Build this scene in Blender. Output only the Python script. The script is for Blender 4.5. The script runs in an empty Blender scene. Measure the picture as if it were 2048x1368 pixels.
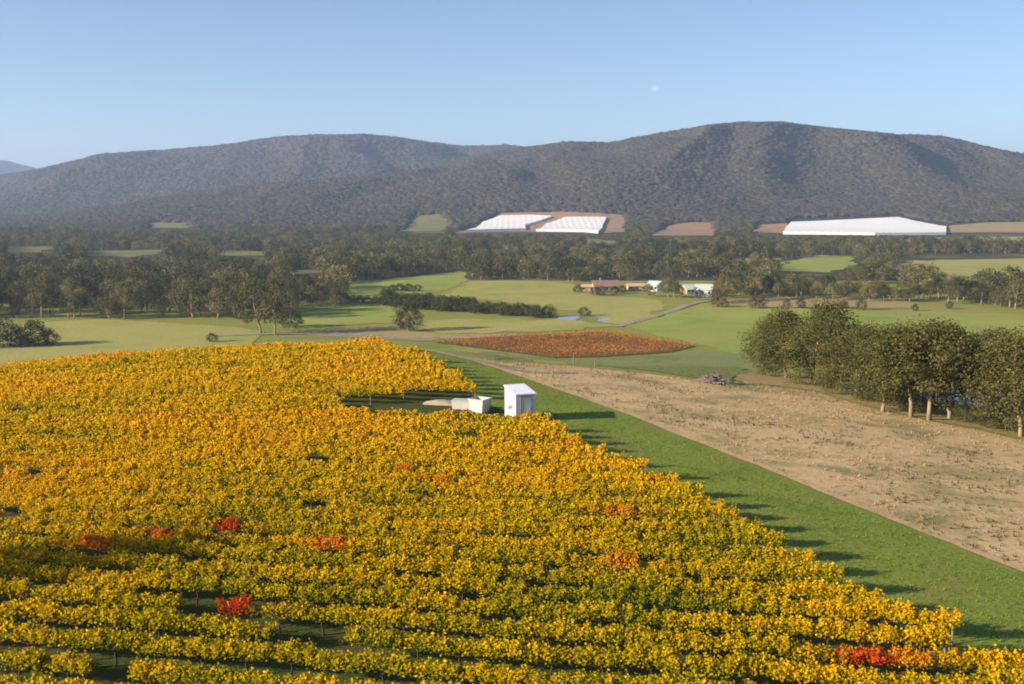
import bpy, math, random
import numpy as np
from mathutils import Vector, Matrix
from mathutils.geometry import delaunay_2d_cdt

random.seed(7)
rng = np.random.default_rng(11)
SC = bpy.context.scene
COL = SC.collection
R = math.radians

# ------------------------------------------------------------------ camera
FPX, CX, CY = 2200.0, 1024.0, 684.0            # focal length and centre in pixels of the 2048 px wide frame
CAMZ, PITCH = 45.0, R(7.36)
cam_d = bpy.data.cameras.new('camera')
cam_d.sensor_width = 36.0
cam_d.lens = 36.0 * FPX / 2048.0
cam_d.clip_start = 0.5
cam_d.clip_end = 60000
cam = bpy.data.objects.new('camera', cam_d)
COL.objects.link(cam)
cam.location = (0, 0, CAMZ)
cam.rotation_euler = (math.pi / 2 - PITCH, 0, 0)
SC.camera = cam

# ------------------------------------------------------------------ sky and sun
SUN_EL, SUN_AZ = R(19.5), R(249)                  # azimuth clockwise from +Y: low sun on the left, a little behind us
world = bpy.data.worlds.new('World')
SC.world = world
world.use_nodes = True
wn = world.node_tree
sky = wn.nodes.new('ShaderNodeTexSky')
sky.sky_type = 'NISHITA'
sky.sun_disc = False
sky.sun_elevation = SUN_EL
sky.sun_rotation = SUN_AZ
sky.air_density = 0.70
sky.dust_density = 0.3
sky.ozone_density = 2.0
wn.links.new(sky.outputs[0], wn.nodes['Background'].inputs[0])
wn.nodes['Background'].inputs[1].default_value = 0.079

sun_d = bpy.data.lights.new('sun', 'SUN')
sun_d.energy = 5.0
sun_d.angle = R(0.53)
sun_d.color = (1.0, 0.87, 0.68)
sun = bpy.data.objects.new('sun', sun_d)
COL.objects.link(sun)
sdir = Vector((math.sin(SUN_AZ) * math.cos(SUN_EL), math.cos(SUN_AZ) * math.cos(SUN_EL), math.sin(SUN_EL)))
sun.rotation_euler = (-sdir).to_track_quat('-Z', 'Y').to_euler()
sun.location = (-60, -20, 120)

SC.view_settings.view_transform = 'Standard'
SC.view_settings.look = 'None'
SC.view_settings.gamma = 1.0
SC.view_settings.use_curve_mapping = False
SC.view_settings.exposure = 1.08
SC.render.engine = 'CYCLES'
SC.cycles.use_denoising = True
SC.cycles.max_bounces = 6
SC.cycles.diffuse_bounces = 3
SC.cycles.transmission_bounces = 4
SC.cycles.volume_bounces = 1
SC.cycles.transparent_max_bounces = 8
SC.cycles.filter_width = 1.9

# ------------------------------------------------------------------ helpers: noise, projection
_H = np.random.default_rng(5).random((256, 256))


def vnoise(x, y):
    x = np.asarray(x, float); y = np.asarray(y, float)
    xi = np.floor(x).astype(int); yi = np.floor(y).astype(int)
    fx = x - xi; fy = y - yi
    fx = fx * fx * (3 - 2 * fx); fy = fy * fy * (3 - 2 * fy)
    a = _H[xi & 255, yi & 255]; b = _H[(xi + 1) & 255, yi & 255]
    c = _H[xi & 255, (yi + 1) & 255]; d = _H[(xi + 1) & 255, (yi + 1) & 255]
    return (a * (1 - fx) + b * fx) * (1 - fy) + (c * (1 - fx) + d * fx) * fy


def fbm(x, y, o=4):
    s = 0; a = 0.5; t = 0
    for k in range(o):
        s = s + a * vnoise(x * 2 ** k + 17.3 * k, y * 2 ** k + 5.1 * k); t += a; a *= 0.5
    return s / t


def sstep(a, b, x):
    t = np.clip((np.asarray(x, float) - a) / (b - a), 0, 1)
    return t * t * (3 - 2 * t)


def softplus(x, w):
    x = np.asarray(x, float) / w
    return w * np.where(x > 30, x, np.log1p(np.exp(np.clip(x, -40, 30))))


def row_n(x, y):                                # metres outside the vineyard's straight grass-side edge
    return (x - 2.2) * 0.941 + (y - 87.5) * 0.339


def hill_z(x, y):
    n = row_n(x, y)
    a = 0.075 * softplus(n - 4, 5)
    s = 0.30 + (0.17 - 0.30) * sstep(-24, -12, x) + (0.085 - 0.17) * sstep(7, 24, x)
    b = s * softplus(y - 135 + 7 * sstep(-8, 6, x), 6.5)
    b = b + 0.16 * softplus(y - 158, 8) * sstep(6, 20, x)
    b = b + 1.3 * np.exp(-((x - 51) / 6.5) ** 2 - ((y - 122) / 7.0) ** 2)
    c = np.clip(-14 - x, 0, 60)
    c = 0.0012 * c * c + 0.09 * np.clip(-74 - x, 0, 1e9)
    c = c * sstep(40, 110, y)
    return 27.5 - a - b - c


# skylines of the three ranges, as pixel profiles at a crest distance
RANGES = {
    'R': dict(tree=8, D=2900, foot=1640, pts=[(-1500, 440), (-600, 436), (0, 428), (130, 422), (250, 408), (330, 391), (450, 374), (600, 359), (750, 350), (870, 332), (950, 311), (1040, 291), (1140, 280), (1220, 281), (1300, 265), (1400, 248), (1470, 241), (1550, 241), (1640, 252), (1760, 265), (1860, 268), (1900, 277), (1980, 297), (2048, 308), (2250, 335), (2600, 385), (3200, 420), (4000, 440)]),
    'L': dict(tree=11, D=4300, foot=2500, pts=[(-2500, 440), (-900, 420), (-500, 392), (-200, 362), (0, 350), (60, 342), (90, 337), (150, 323), (220, 306), (300, 300), (430, 291), (500, 282), (560, 272), (640, 267), (740, 267), (800, 272), (860, 282), (930, 289), (980, 288), (1010, 286), (1045, 291), (1100, 303), (1200, 335), (1500, 400), (2000, 420), (3500, 440)]),
    'F': dict(tree=0, D=8000, foot=5600, pts=[(-1800, 400), (-900, 340), (-400, 322), (-160, 326), (-60, 319), (0, 319), (35, 320), (60, 327), (90, 335), (140, 352), (260, 392), (600, 430), (2500, 440)]),
}
for k, r in RANGES.items():
    px = np.array([p[0] for p in r['pts']], float); py = np.array([p[1] for p in r['pts']], float)
    r['x'] = (px - CX) / (FPX * math.cos(PITCH) - (py - CY) * math.sin(PITCH) * 0) * r['D']
    r['z'] = CAMZ + r['D'] * np.tan(np.arctan((CY - py) / FPX) - PITCH)


def range_z(k, x, y):
    r = RANGES[k]
    D, F = r['D'], r['foot']
    foot = F + 0.02 * np.abs(x) + 120 * (fbm(x / 500 + 3, x * 0 + 1.5, 2) - 0.5)
    # the crest stays in the same direction from the valley while the slope comes down towards us
    t = (y - foot) / (D - foot)
    zc = np.interp(x * D / np.clip(0.35 * D + 0.65 * y, 1, None), r['x'], np.maximum(r['z'] - r['tree'], 4))
    tc = np.clip(t, 0, 1)
    S = 0.5 * tc + 2.0 * tc ** 2 - 1.5 * tc ** 3
    S = np.where(t > 1, 1 - 0.9 * np.clip(t - 1, 0, 1.1), S)
    warp = 190 * (fbm(x / 430 + 9, y / 430, 2) - 0.5)
    sc_ = D / 2900.0
    ridge = np.abs(2 * fbm((x + warp) / (330 * sc_) + 31, y / (1500 * sc_) + 7, 3) - 1)
    fine = fbm((x + warp) / (120 * sc_) + 3, y / (260 * sc_) + 2, 3) - 0.5
    amp = np.clip(4 * tc * (1 - tc), 0, 1) * sstep(1.0, 0.8, tc)
    z = zc * S * (1 + amp * (1.3 * (0.25 - ridge) + 0.34 * fine))
    cap = CAMZ + (np.interp(x * D / np.clip(y, 1, None), r['x'], np.maximum(r['z'] - r['tree'], 4)) - CAMZ) * y / D - 3
    z = np.where((t > 0.3) & (t < 1), np.minimum(z, cap), z)
    return np.where(t < 0, -3 + 0.0 * x, z + 0.0)


def G(x, y):
    x = np.asarray(x, float); y = np.asarray(y, float)
    v = 1.6 * (fbm(x / 170 + 4, y / 170 + 8, 2) - 0.5) * sstep(280, 420, y) + 3.0 * (fbm(x / 420 + 1, y / 420, 2) - 0.5) * sstep(500, 900, y)
    h = hill_z(x, y)
    k = 2.2
    m = np.maximum(h, v)
    return m + k * np.log(np.exp(np.clip((h - m) / k, -40, 0)) + np.exp(np.clip((v - m) / k, -40, 0))) * 0.9


def HT(x, y):
    z = G(x, y)
    for k in RANGES:
        z = np.maximum(z, range_z(k, x, y))
    return z


def ray(px, py):
    cx = (px - CX) / FPX; cy = (CY - py) / FPX
    return np.array([cx, math.cos(PITCH) + cy * math.sin(PITCH), -math.sin(PITCH) + cy * math.cos(PITCH)])


def hit(px, py, off=0.0, far=6000):
    d = ray(px, py); d = d / d[1]
    ys = np.concatenate([np.arange(25, 700, 1.0), np.arange(700, far, 5.0)])
    gap = CAMZ + d[2] * ys - HT(d[0] * ys, ys) - off
    i = np.nonzero(gap < 0)[0]
    if len(i) == 0:
        y = far
    elif i[0] == 0:
        y = ys[0]
    else:
        i = i[0]
        y = ys[i - 1] + (ys[i] - ys[i - 1]) * gap[i - 1] / (gap[i - 1] - gap[i])
    return float(d[0] * y), float(y), float(CAMZ + d[2] * y)


def floor_hit(px, py, z=0.3):
    d = ray(px, py); t = (z - CAMZ) / d[2]
    return float(d[0] * t), float(d[1] * t)


def project(x, y, z):
    dz = np.asarray(z) - CAMZ
    f = y * math.cos(PITCH) - dz * math.sin(PITCH)
    u = y * math.sin(PITCH) + dz * math.cos(PITCH)
    return CX + FPX * x / f, CY - FPX * u / f


def inpoly(px, py, poly):
    px = np.asarray(px, float); py = np.asarray(py, float)
    ins = np.zeros(px.shape, bool)
    n = len(poly); j = n - 1
    for i in range(n):
        xi, yi = poly[i]; xj, yj = poly[j]
        if yi != yj:
            ins ^= ((yi > py) != (yj > py)) & (px < (xj - xi) * (py - yi) / (yj - yi) + xi)
        j = i
    return ins


# ------------------------------------------------------------------ helpers: materials
class NT:
    def __init__(self, name):
        self.m = bpy.data.materials.new(name)
        self.m.use_nodes = True
        self.t = self.m.node_tree
        self.t.nodes.clear()
        self.out = self.n('ShaderNodeOutputMaterial')

    def n(self, kind, **kw):
        nd = self.t.nodes.new(kind)
        for k, v in kw.items():
            setattr(nd, k, v)
        return nd

    def set(self, sock, v):
        if isinstance(v, bpy.types.NodeSocket):
            self.t.links.new(v, sock)
        elif v is not None:
            sock.default_value = v

    def pos(self, scale=(1, 1, 1)):
        g = self.n('ShaderNodeNewGeometry')
        mp = self.n('ShaderNodeMapping')
        self.set(mp.inputs[0], g.outputs['Position'])
        mp.inputs['Scale'].default_value = scale
        return mp.outputs[0]

    def objpos(self, scale=(1, 1, 1)):
        g = self.n('ShaderNodeTexCoord')
        mp = self.n('ShaderNodeMapping')
        self.set(mp.inputs[0], g.outputs['Object'])
        mp.inputs['Scale'].default_value = scale
        return mp.outputs[0]

    def noise(self, vec, scale, detail=4, rough=0.55, dist=0.0):
        nd = self.n('ShaderNodeTexNoise')
        self.set(nd.inputs['Vector'], vec)
        nd.inputs['Scale'].default_value = scale
        nd.inputs['Detail'].default_value = detail
        nd.inputs['Roughness'].default_value = rough
        nd.inputs['Distortion'].default_value = dist
        return nd.outputs[0]

    def ramp(self, fac, stops, interp='LINEAR'):
        nd = self.n('ShaderNodeValToRGB')
        self.set(nd.inputs[0], fac)
        cr = nd.color_ramp
        cr.interpolation = interp
        while len(cr.elements) < len(stops):
            cr.elements.new(0.5)
        for e, (p, c) in zip(cr.elements, stops):
            e.position = p
            e.color = (c, c, c, 1) if isinstance(c, (int, float)) else (*c, 1)
        return nd.outputs[0]

    def mix(self, fac, a, b, blend='MIX'):
        nd = self.n('ShaderNodeMix', data_type='RGBA', blend_type=blend)
        self.set(nd.inputs[0], fac)
        self.set(nd.inputs[6], a if isinstance(a, bpy.types.NodeSocket) else (*a, 1))
        self.set(nd.inputs[7], b if isinstance(b, bpy.types.NodeSocket) else (*b, 1))
        return nd.outputs[2]

    def math(self, op, a, b=0.0, c=None):
        nd = self.n('ShaderNodeMath', operation=op)
        self.set(nd.inputs[0], a); self.set(nd.inputs[1], b)
        if c is not None:
            self.set(nd.inputs[2], c)
        return nd.outputs[0]

    def bump(self, h, strength, dist):
        nd = self.n('ShaderNodeBump')
        nd.inputs['Strength'].default_value = strength
        nd.inputs['Distance'].default_value = dist
        self.set(nd.inputs['Height'], h)
        return nd.outputs[0]

    def finish(self, color, rough=0.85, normal=None, spec=0.2, metal=0.0):
        p = self.n('ShaderNodeBsdfPrincipled')
        self.set(p.inputs['Base Color'], color if isinstance(color, bpy.types.NodeSocket) else (*color, 1))
        self.set(p.inputs['Roughness'], rough)
        p.inputs['Specular IOR Level'].default_value = spec
        p.inputs['Metallic'].default_value = metal
        if normal is not None:
            self.set(p.inputs['Normal'], normal)
        self.set(self.out.inputs[0], p.outputs[0])
        return self.m


def soil_mat(name, c1, c2, c3=None, scale=0.3, fine=4.0, mid=0.5, bump=0.3, bdist=0.15, patch=None):
    m = NT(name)
    p = m.pos()
    n1 = m.noise(p, scale, 5, 0.6)
    n2 = m.noise(p, fine, 4, 0.65)
    col = m.mix(m.ramp(n1, [(0.35, 0.0), (0.65, 1.0)]), c1, c2)
    if c3 is not None:
        n3 = m.noise(p, mid, 5, 0.65, 0.4)
        col = m.mix(m.ramp(n3, [(0.53, 0.0), (0.66, 1.0)]), col, c3)
    if patch is not None:
        n4 = m.noise(p, patch[1], 4, 0.6, 0.6)
        col = m.mix(m.ramp(n4, [(0.50, 0.0), (0.68, 0.85)]), col, patch[0])
    col = m.mix(m.ramp(n2, [(0.3, 0.55), (0.7, 0.0)]), col, m.mix(1.0, col, (0.55, 0.55, 0.5), 'MULTIPLY'))
    return m.finish(col, 0.95, m.bump(n2, bump, bdist), 0.08)


def plain_mat(name, c, rough=0.6, vary=0.12, scale=3.0, spec=0.3, metal=0.0, bump=0.1):
    m = NT(name)
    n = m.noise(m.objpos(), scale, 5, 0.6)
    col = m.mix(m.ramp(n, [(0.3, 0.0), (0.7, 1.0)]), tuple(v * (1 - vary) for v in c), tuple(min(1, v * (1 + vary)) for v in c))
    return m.finish(col, rough, m.bump(n, bump, 0.02), spec, metal)


def leaf_mat(name, stops, red=None, trans=0.35, objtint=False, jitter=0.10, vary=0.0):
    """Leaves: attribute leaf = (hue, brightness, redness)."""
    m = NT(name)
    at = m.n('ShaderNodeAttribute', attribute_name='leaf')
    sep = m.n('ShaderNodeSeparateColor')
    m.set(sep.inputs[0], at.outputs['Color'])
    oi = m.n('ShaderNodeObjectInfo')
    hue = sep.outputs[0]
    if objtint:
        so = m.n('ShaderNodeSeparateColor')
        m.set(so.inputs[0], oi.outputs['Color'])
        hue = m.math('ADD', hue, m.math('SUBTRACT', so.outputs[0], 0.5))
    else:
        hue = m.math('ADD', hue, m.math('MULTIPLY_ADD', oi.outputs['Random'], jitter * 2, -jitter))
    col = m.ramp(hue, stops)
    if red is not None:
        rd = sep.outputs[2]
        if objtint:
            rd = m.math('MULTIPLY', rd, so.outputs[1])
        col = m.mix(rd, col, m.ramp(hue, red))
    br = m.n('ShaderNodeCombineColor')
    bv = sep.outputs[1]
    if not objtint:
        rr = m.math('FRACT', m.math('MULTIPLY', oi.outputs['Random'], 37.7))
        bv = m.math('MULTIPLY', bv, m.math('MULTIPLY_ADD', rr, vary, 1.0 - vary * 0.45))
    for i in range(3):
        m.set(br.inputs[i], bv)
    col = m.mix(1.0, col, br.outputs[0], 'MULTIPLY')
    d = m.n('ShaderNodeBsdfDiffuse'); m.set(d.inputs[0], col)
    t = m.n('ShaderNodeBsdfTranslucent'); m.set(t.inputs[0], col)
    x = m.n('ShaderNodeMixShader'); x.inputs[0].default_value = trans
    m.set(x.inputs[1], d.outputs[0]); m.set(x.inputs[2], t.outputs[0])
    m.set(m.out.inputs[0], x.outputs[0])
    return m.m


M = {}
M['grass'] = soil_mat('meadow_grass', (0.24, 0.26, 0.05), (0.33, 0.29, 0.075), (0.20, 0.235, 0.04), 0.012, 1.2, 0.02, 0.4, 0.3)
M['lush'] = soil_mat('lush_grass', (0.185, 0.25, 0.036), (0.235, 0.275, 0.05), (0.15, 0.21, 0.03), 0.12, 3.0, 0.35, 0.5, 0.12, ((0.25, 0.22, 0.06), 0.22))
M['scrub'] = soil_mat('scrubby_clearing', (0.20, 0.19, 0.06), (0.26, 0.225, 0.08), (0.13, 0.13, 0.045), 0.03, 0.3, 0.06, 0.4, 0.4)
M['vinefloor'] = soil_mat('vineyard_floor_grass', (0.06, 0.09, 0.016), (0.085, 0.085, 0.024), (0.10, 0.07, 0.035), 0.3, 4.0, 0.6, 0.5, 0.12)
M['dry'] = soil_mat('dry_field_soil', (0.70, 0.48, 0.25), (0.62, 0.43, 0.22), (0.45, 0.33, 0.155), 0.16, 2.2, 0.55, 0.4, 0.15, ((0.24, 0.225, 0.08), 0.13))
M['dirt'] = soil_mat('pale_dirt', (0.62, 0.42, 0.24), (0.52, 0.36, 0.20), None, 0.4, 3.0, 0.5, 0.4, 0.1)
M['track'] = soil_mat('track_gravel', (0.40, 0.34, 0.24), (0.33, 0.29, 0.20), (0.22, 0.21, 0.12), 0.15, 2.0, 0.3, 0.3, 0.1)
M['pasture'] = soil_mat('pasture_green', (0.28, 0.33, 0.055), (0.36, 0.37, 0.08), (0.25, 0.30, 0.05), 0.02, 1.0, 0.035, 0.4, 0.3, ((0.33, 0.29, 0.09), 0.025))
M['pale_pasture'] = soil_mat('pasture_pale', (0.38, 0.35, 0.09), (0.43, 0.37, 0.115), (0.32, 0.33, 0.075), 0.02, 0.9, 0.03, 0.4, 0.3, ((0.29, 0.31, 0.07), 0.022))
M['straw'] = soil_mat('pasture_straw', (0.43, 0.31, 0.14), (0.37, 0.28, 0.115), (0.31, 0.275, 0.09), 0.03, 1.0, 0.05, 0.4, 0.3)
M['sage'] = soil_mat('sage_crop', (0.19, 0.22, 0.07), (0.25, 0.26, 0.085), (0.14, 0.19, 0.045), 0.06, 1.5, 0.08, 0.6, 0.4)
M['brown'] = soil_mat('ploughed_soil', (0.44, 0.25, 0.14), (0.36, 0.22, 0.12), (0.30, 0.21, 0.10), 0.02, 0.4, 0.05, 0.3, 0.5)
M['rustfloor'] = soil_mat('rust_block_floor', (0.13, 0.10, 0.035), (0.17, 0.11, 0.04), None, 0.05, 1.0, 0.1, 0.3, 0.2)
M['forestfloor'] = soil_mat('forest_floor', (0.065, 0.062, 0.028), (0.09, 0.078, 0.035), (0.05, 0.055, 0.024), 0.01, 0.08, 0.03, 0.8, 2.0, ((0.22, 0.20, 0.07), 0.012))
M['hill'] = soil_mat('hill_forest_floor', (0.04, 0.04, 0.024), (0.055, 0.05, 0.03), (0.035, 0.037, 0.022), 0.004, 0.05, 0.012, 1.0, 6.0)

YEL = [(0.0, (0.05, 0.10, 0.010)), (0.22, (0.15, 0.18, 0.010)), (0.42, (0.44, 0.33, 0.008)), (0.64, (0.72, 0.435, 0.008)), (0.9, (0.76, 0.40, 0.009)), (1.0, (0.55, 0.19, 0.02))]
REDS = [(0.0, (0.35, 0.02, 0.015)), (0.4, (0.66, 0.025, 0.018)), (0.62, (0.60, 0.10, 0.018)), (1.0, (0.62, 0.22, 0.02))]
M['vine'] = leaf_mat('autumn_vine_leaves', YEL, REDS, 0.38, True)
M['rust'] = leaf_mat('rust_vine_leaves', [(0.0, (0.15, 0.12, 0.025)), (0.35, (0.38, 0.15, 0.026)), (0.7, (0.56, 0.185, 0.026)), (1.0, (0.54, 0.24, 0.04))], None, 0.3)
OLIVE = [(0.0, (0.042, 0.055, 0.022)), (0.35, (0.09, 0.092, 0.034)), (0.65, (0.155, 0.135, 0.047)), (1.0, (0.23, 0.175, 0.07))]
M['gum'] = leaf_mat('gum_leaves', OLIVE, None, 0.25, False, 0.28, 0.9)
M['gumnear'] = leaf_mat('near_gum_leaves', [(0.0, (0.04, 0.05, 0.018)), (0.35, (0.092, 0.094, 0.03)), (0.65, (0.15, 0.134, 0.042)), (1.0, (0.215, 0.17, 0.06))], None, 0.28, False, 0.14, 0.3)
M['shrub'] = leaf_mat('shrub_leaves', [(0.0, (0.032, 0.044, 0.018)), (0.5, (0.072, 0.08, 0.028)), (1.0, (0.125, 0.12, 0.04))], None, 0.25, False, 0.15)
M['rustshrub'] = leaf_mat('russet_shrub_leaves', [(0.0, (0.05, 0.03, 0.014)), (0.5, (0.11, 0.06, 0.022)), (1.0, (0.16, 0.09, 0.03))], None, 0.25)
M['amber'] = leaf_mat('amber_leaves', [(0.0, (0.35, 0.16, 0.02)), (1.0, (0.5, 0.24, 0.04))], None, 0.3)
M['lime'] = leaf_mat('lime_leaves', [(0.0, (0.16, 0.17, 0.02)), (1.0, (0.30, 0.28, 0.04))], None, 0.3)
M['drygrass'] = leaf_mat('dry_tuft_blades', [(0.0, (0.13, 0.13, 0.04)), (0.35, (0.22, 0.17, 0.075)), (1.0, (0.58, 0.41, 0.22))], None, 0.3)
M['greengrass'] = leaf_mat('green_tuft_blades', [(0.0, (0.12, 0.19, 0.02)), (0.5, (0.20, 0.27, 0.04)), (1.0, (0.30, 0.32, 0.06))], None, 0.35)

bk = NT('bark')
bkn = bk.noise(bk.objpos((1, 1, 0.25)), 2.0, 5, 0.65)
M['bark'] = bk.finish(bk.ramp(bkn, [(0.3, (0.20, 0.135, 0.085)), (0.6, (0.36, 0.27, 0.18)), (0.8, (0.45, 0.36, 0.26))]), 0.9, bk.bump(bkn, 0.5, 0.05), 0.1)
M['vinewood'] = plain_mat('vine_wood', (0.07, 0.045, 0.03), 0.95, 0.4, 8, 0.1, 0, 0.6)
M['postwood'] = plain_mat('grey_post_timber', (0.22, 0.18, 0.14), 0.9, 0.3, 6, 0.1, 0, 0.4)
M['white_metal'] = plain_mat('white_painted_sheet', (0.58, 0.57, 0.565), 0.5, 0.13, 1.3, 0.3)
M['roof_white'] = plain_mat('pale_roof_sheet', (0.66, 0.65, 0.72), 0.45, 0.1, 2.0, 0.3)
M['door_trim'] = plain_mat('weathered_door_trim', (0.30, 0.20, 0.12), 0.8, 0.3, 5)
M['graffiti'] = plain_mat('violet_paint_scrawl', (0.16, 0.15, 0.33), 0.6, 0.3, 9)
M['plastic_white'] = plain_mat('chalky_white_plastic', (0.50, 0.52, 0.49), 0.55, 0.12, 2.0)
M['plastic_pink'] = plain_mat('sun_faded_plastic', (0.52, 0.45, 0.40), 0.6, 0.1, 2.0)
M['grey_pipe'] = plain_mat('grey_poly_pipe', (0.30, 0.33, 0.35), 0.5, 0.2, 3.0)
M['gravel_pile'] = soil_mat('pale_gravel_heap', (0.58, 0.46, 0.34), (0.47, 0.38, 0.27), None, 1.5, 9.0, 1, 0.8, 0.08)
M['net'] = plain_mat('white_crop_netting', (0.82, 0.78, 0.75), 0.9, 0.05, 0.03, 0.1)
M['roof_red'] = plain_mat('terracotta_roof', (0.27, 0.16, 0.12), 0.85, 0.2, 1.0)
M['roof_green'] = plain_mat('pale_green_roof', (0.52, 0.60, 0.48), 0.5, 0.1, 1.0)
M['roof_grey'] = plain_mat('light_grey_roof', (0.55, 0.55, 0.53), 0.5, 0.1, 1.0)
M['roof_tan'] = plain_mat('tan_iron_roof', (0.60, 0.40, 0.24), 0.7, 0.15, 1.0)
M['wall_pink'] = plain_mat('pinkish_brick', (0.42, 0.26, 0.19), 0.9, 0.15, 2.0)
M['wall_white'] = plain_mat('white_weatherboard', (0.74, 0.74, 0.72), 0.7, 0.08, 1.0)
M['wall_tan'] = plain_mat('tan_brick', (0.46, 0.30, 0.19), 0.9, 0.15, 2.0)
M['glass'] = plain_mat('dark_window_glass', (0.03, 0.035, 0.045), 0.1, 0.2, 1.0, 0.5)
M['stick'] = plain_mat('bleached_brush_wood', (0.22, 0.17, 0.15), 0.9, 0.3, 4.0)

wt = NT('dam_water')
wp = wt.n('ShaderNodeBsdfPrincipled')
wp.inputs['Base Color'].default_value = (0.33, 0.32, 0.34, 1)
wp.inputs['Roughness'].default_value = 0.22
wp.inputs['Specular IOR Level'].default_value = 0.5
wt.set(wp.inputs['Normal'], wt.bump(wt.noise(wt.pos(), 1.2, 3), 0.06, 0.05))
wt.set(wt.out.inputs[0], wp.outputs[0])
M['water'] = wt.m


# ------------------------------------------------------------------ helpers: meshes and objects
def mesh_np(name, v, f, leaf=None, mats=(), fm=None, smooth=False):
    """v (N,3); f (K,3|4) index array."""
    me = bpy.data.meshes.new(name)
    v = np.asarray(v, np.float32); f = np.asarray(f, np.int32)
    k = f.shape[1]
    me.vertices.add(len(v)); me.vertices.foreach_set('co', v.ravel())
    me.loops.add(f.size); me.loops.foreach_set('vertex_index', f.ravel())
    me.polygons.add(len(f))
    me.polygons.foreach_set('loop_start', np.arange(0, f.size, k, dtype=np.int32))
    me.polygons.foreach_set('loop_total', np.full(len(f), k, np.int32))
    if fm is not None:
        me.polygons.foreach_set('material_index', np.asarray(fm, np.int32))
    if smooth:
        me.polygons.foreach_set('use_smooth', np.ones(len(f), bool))
    for m in mats:
        me.materials.append(m)
    if leaf is not None:
        a = me.color_attributes.new('leaf', 'FLOAT_COLOR', 'POINT')
        c = np.ones((len(v), 4), np.float32); c[:, :3] = leaf
        a.data.foreach_set('color', c.ravel())
    me.update(calc_edges=True)
    me.validate()
    return me


def ob(name, me, parent=None, loc=(0, 0, 0), rz=0.0, scale=None):
    o = bpy.data.objects.new(name, me)
    COL.objects.link(o)
    o.location = loc
    if rz:
        o.rotation_euler = (0, 0, rz)
    if scale is not None:
        o.scale = scale if hasattr(scale, '__len__') else (scale,) * 3
    if parent is not None:
        o.parent = parent
    return o


def tag(o, label=None, cat=None, group=None, kind=None):
    if label: o['label'] = label
    if cat: o['category'] = cat
    if group: o['group'] = group
    if kind: o['kind'] = kind
    return o


class MB:
    """Collects polygons, builds one mesh."""
    def __init__(self):
        self.v = []; self.f = []

    def add(self, vs, fs):
        b = len(self.v)
        self.v += [tuple(p) for p in vs]
        self.f += [tuple(i + b for i in q) for q in fs]

    def box(self, x0, x1, y0, y1, z0, z1):
        self.add([(x0, y0, z0), (x1, y0, z0), (x1, y1, z0), (x0, y1, z0), (x0, y0, z1), (x1, y0, z1), (x1, y1, z1), (x0, y1, z1)],
                 [(0, 3, 2, 1), (4, 5, 6, 7), (0, 1, 5, 4), (1, 2, 6, 5), (2, 3, 7, 6), (3, 0, 4, 7)])

    def tube(self, pts, rad, sides=7, cap=True):
        n = len(pts); vs = []; fs = []
        pts = [Vector(p) for p in pts]
        for i, p in enumerate(pts):
            t = (pts[min(i + 1, n - 1)] - pts[max(i - 1, 0)])
            t = t.normalized() if t.length > 1e-9 else Vector((0, 0, 1))
            a = t.cross(Vector((0.31, 0.95, 0.11))).normalized(); b = t.cross(a)
            for s in range(sides):
                an = 2 * math.pi * s / sides
                vs.append(p + (a * math.cos(an) + b * math.sin(an)) * rad[i])
        for i in range(n - 1):
            for s in range(sides):
                s2 = (s + 1) % sides
                fs.append((i * sides + s, i * sides + s2, (i + 1) * sides + s2, (i + 1) * sides + s))
        if cap:
            fs.append(tuple(range(sides))[::-1]); fs.append(tuple((n - 1) * sides + s for s in range(sides)))
        self.add(vs, fs)

    def mesh(self, name, mat, smooth=False):
        me = bpy.data.meshes.new(name)
        me.from_pydata(self.v, [], self.f)
        if mat is not None:
            me.materials.append(mat)
        if smooth:
            me.polygons.foreach_set('use_smooth', np.ones(len(me.polygons), bool))
        me.update()
        return me


def diamonds(c, nrm, size, aspect, g):
    """Leaf faces: centres, normals, lengths -> verts (4N,3), quads (N,4)."""
    n = len(c)
    nrm = nrm / (np.linalg.norm(nrm, axis=1, keepdims=True) + 1e-9)
    r = g.normal(size=(n, 3))
    a = np.cross(nrm, r); a /= (np.linalg.norm(a, axis=1, keepdims=True) + 1e-9)
    b = np.cross(nrm, a)
    s = size[:, None] * 0.5
    v = np.stack([c + a * s, c + b * s * aspect + nrm * s * 0.18, c - a * s, c - b * s * aspect - nrm * s * 0.18], 1).reshape(-1, 3)
    f = np.arange(4 * n).reshape(-1, 4)
    return v, f


def rep4(a):
    return np.repeat(a, 4, axis=0)


# ------------------------------------------------------------------ ground
def axis(lo, hi, fine_lo, fine_hi, step, grow):
    a = list(np.arange(fine_lo, fine_hi + 0.1, step))
    s = step; p = a[-1]
    while p < hi:
        s *= grow; p += s; a.append(p)
    s = step; p = a[0]
    while p > lo:
        s *= grow; p -= s; a.insert(0, p)
    return np.array(a)


gx = axis(-9000, 9000, -110, 130, 3.0, 1.06)
gy = axis(-600, 14000, 0, 420, 3.0, 1.035)
XX, YY = np.meshgrid(gx, gy)
ZZ = G(XX, YY)
nx, ny = len(gx), len(gy)
idx = np.arange(nx * ny).reshape(ny, nx)
quads = np.stack([idx[:-1, :-1], idx[:-1, 1:], idx[1:, 1:], idx[1:, :-1]], -1).reshape(-1, 4)
cxm = (XX[:-1, :-1] + XX[1:, 1:]).ravel() / 2; cym = (YY[:-1, :-1] + YY[1:, 1:]).ravel() / 2
fm = np.where((cym > 620), 1, 0)
ground = ob('ground', mesh_np('ground', np.stack([XX, YY, ZZ], -1).reshape(-1, 3), quads, None, (M['grass'], M['forestfloor']), fm, True))
tag(ground, kind='structure')

RZ = {}


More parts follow.
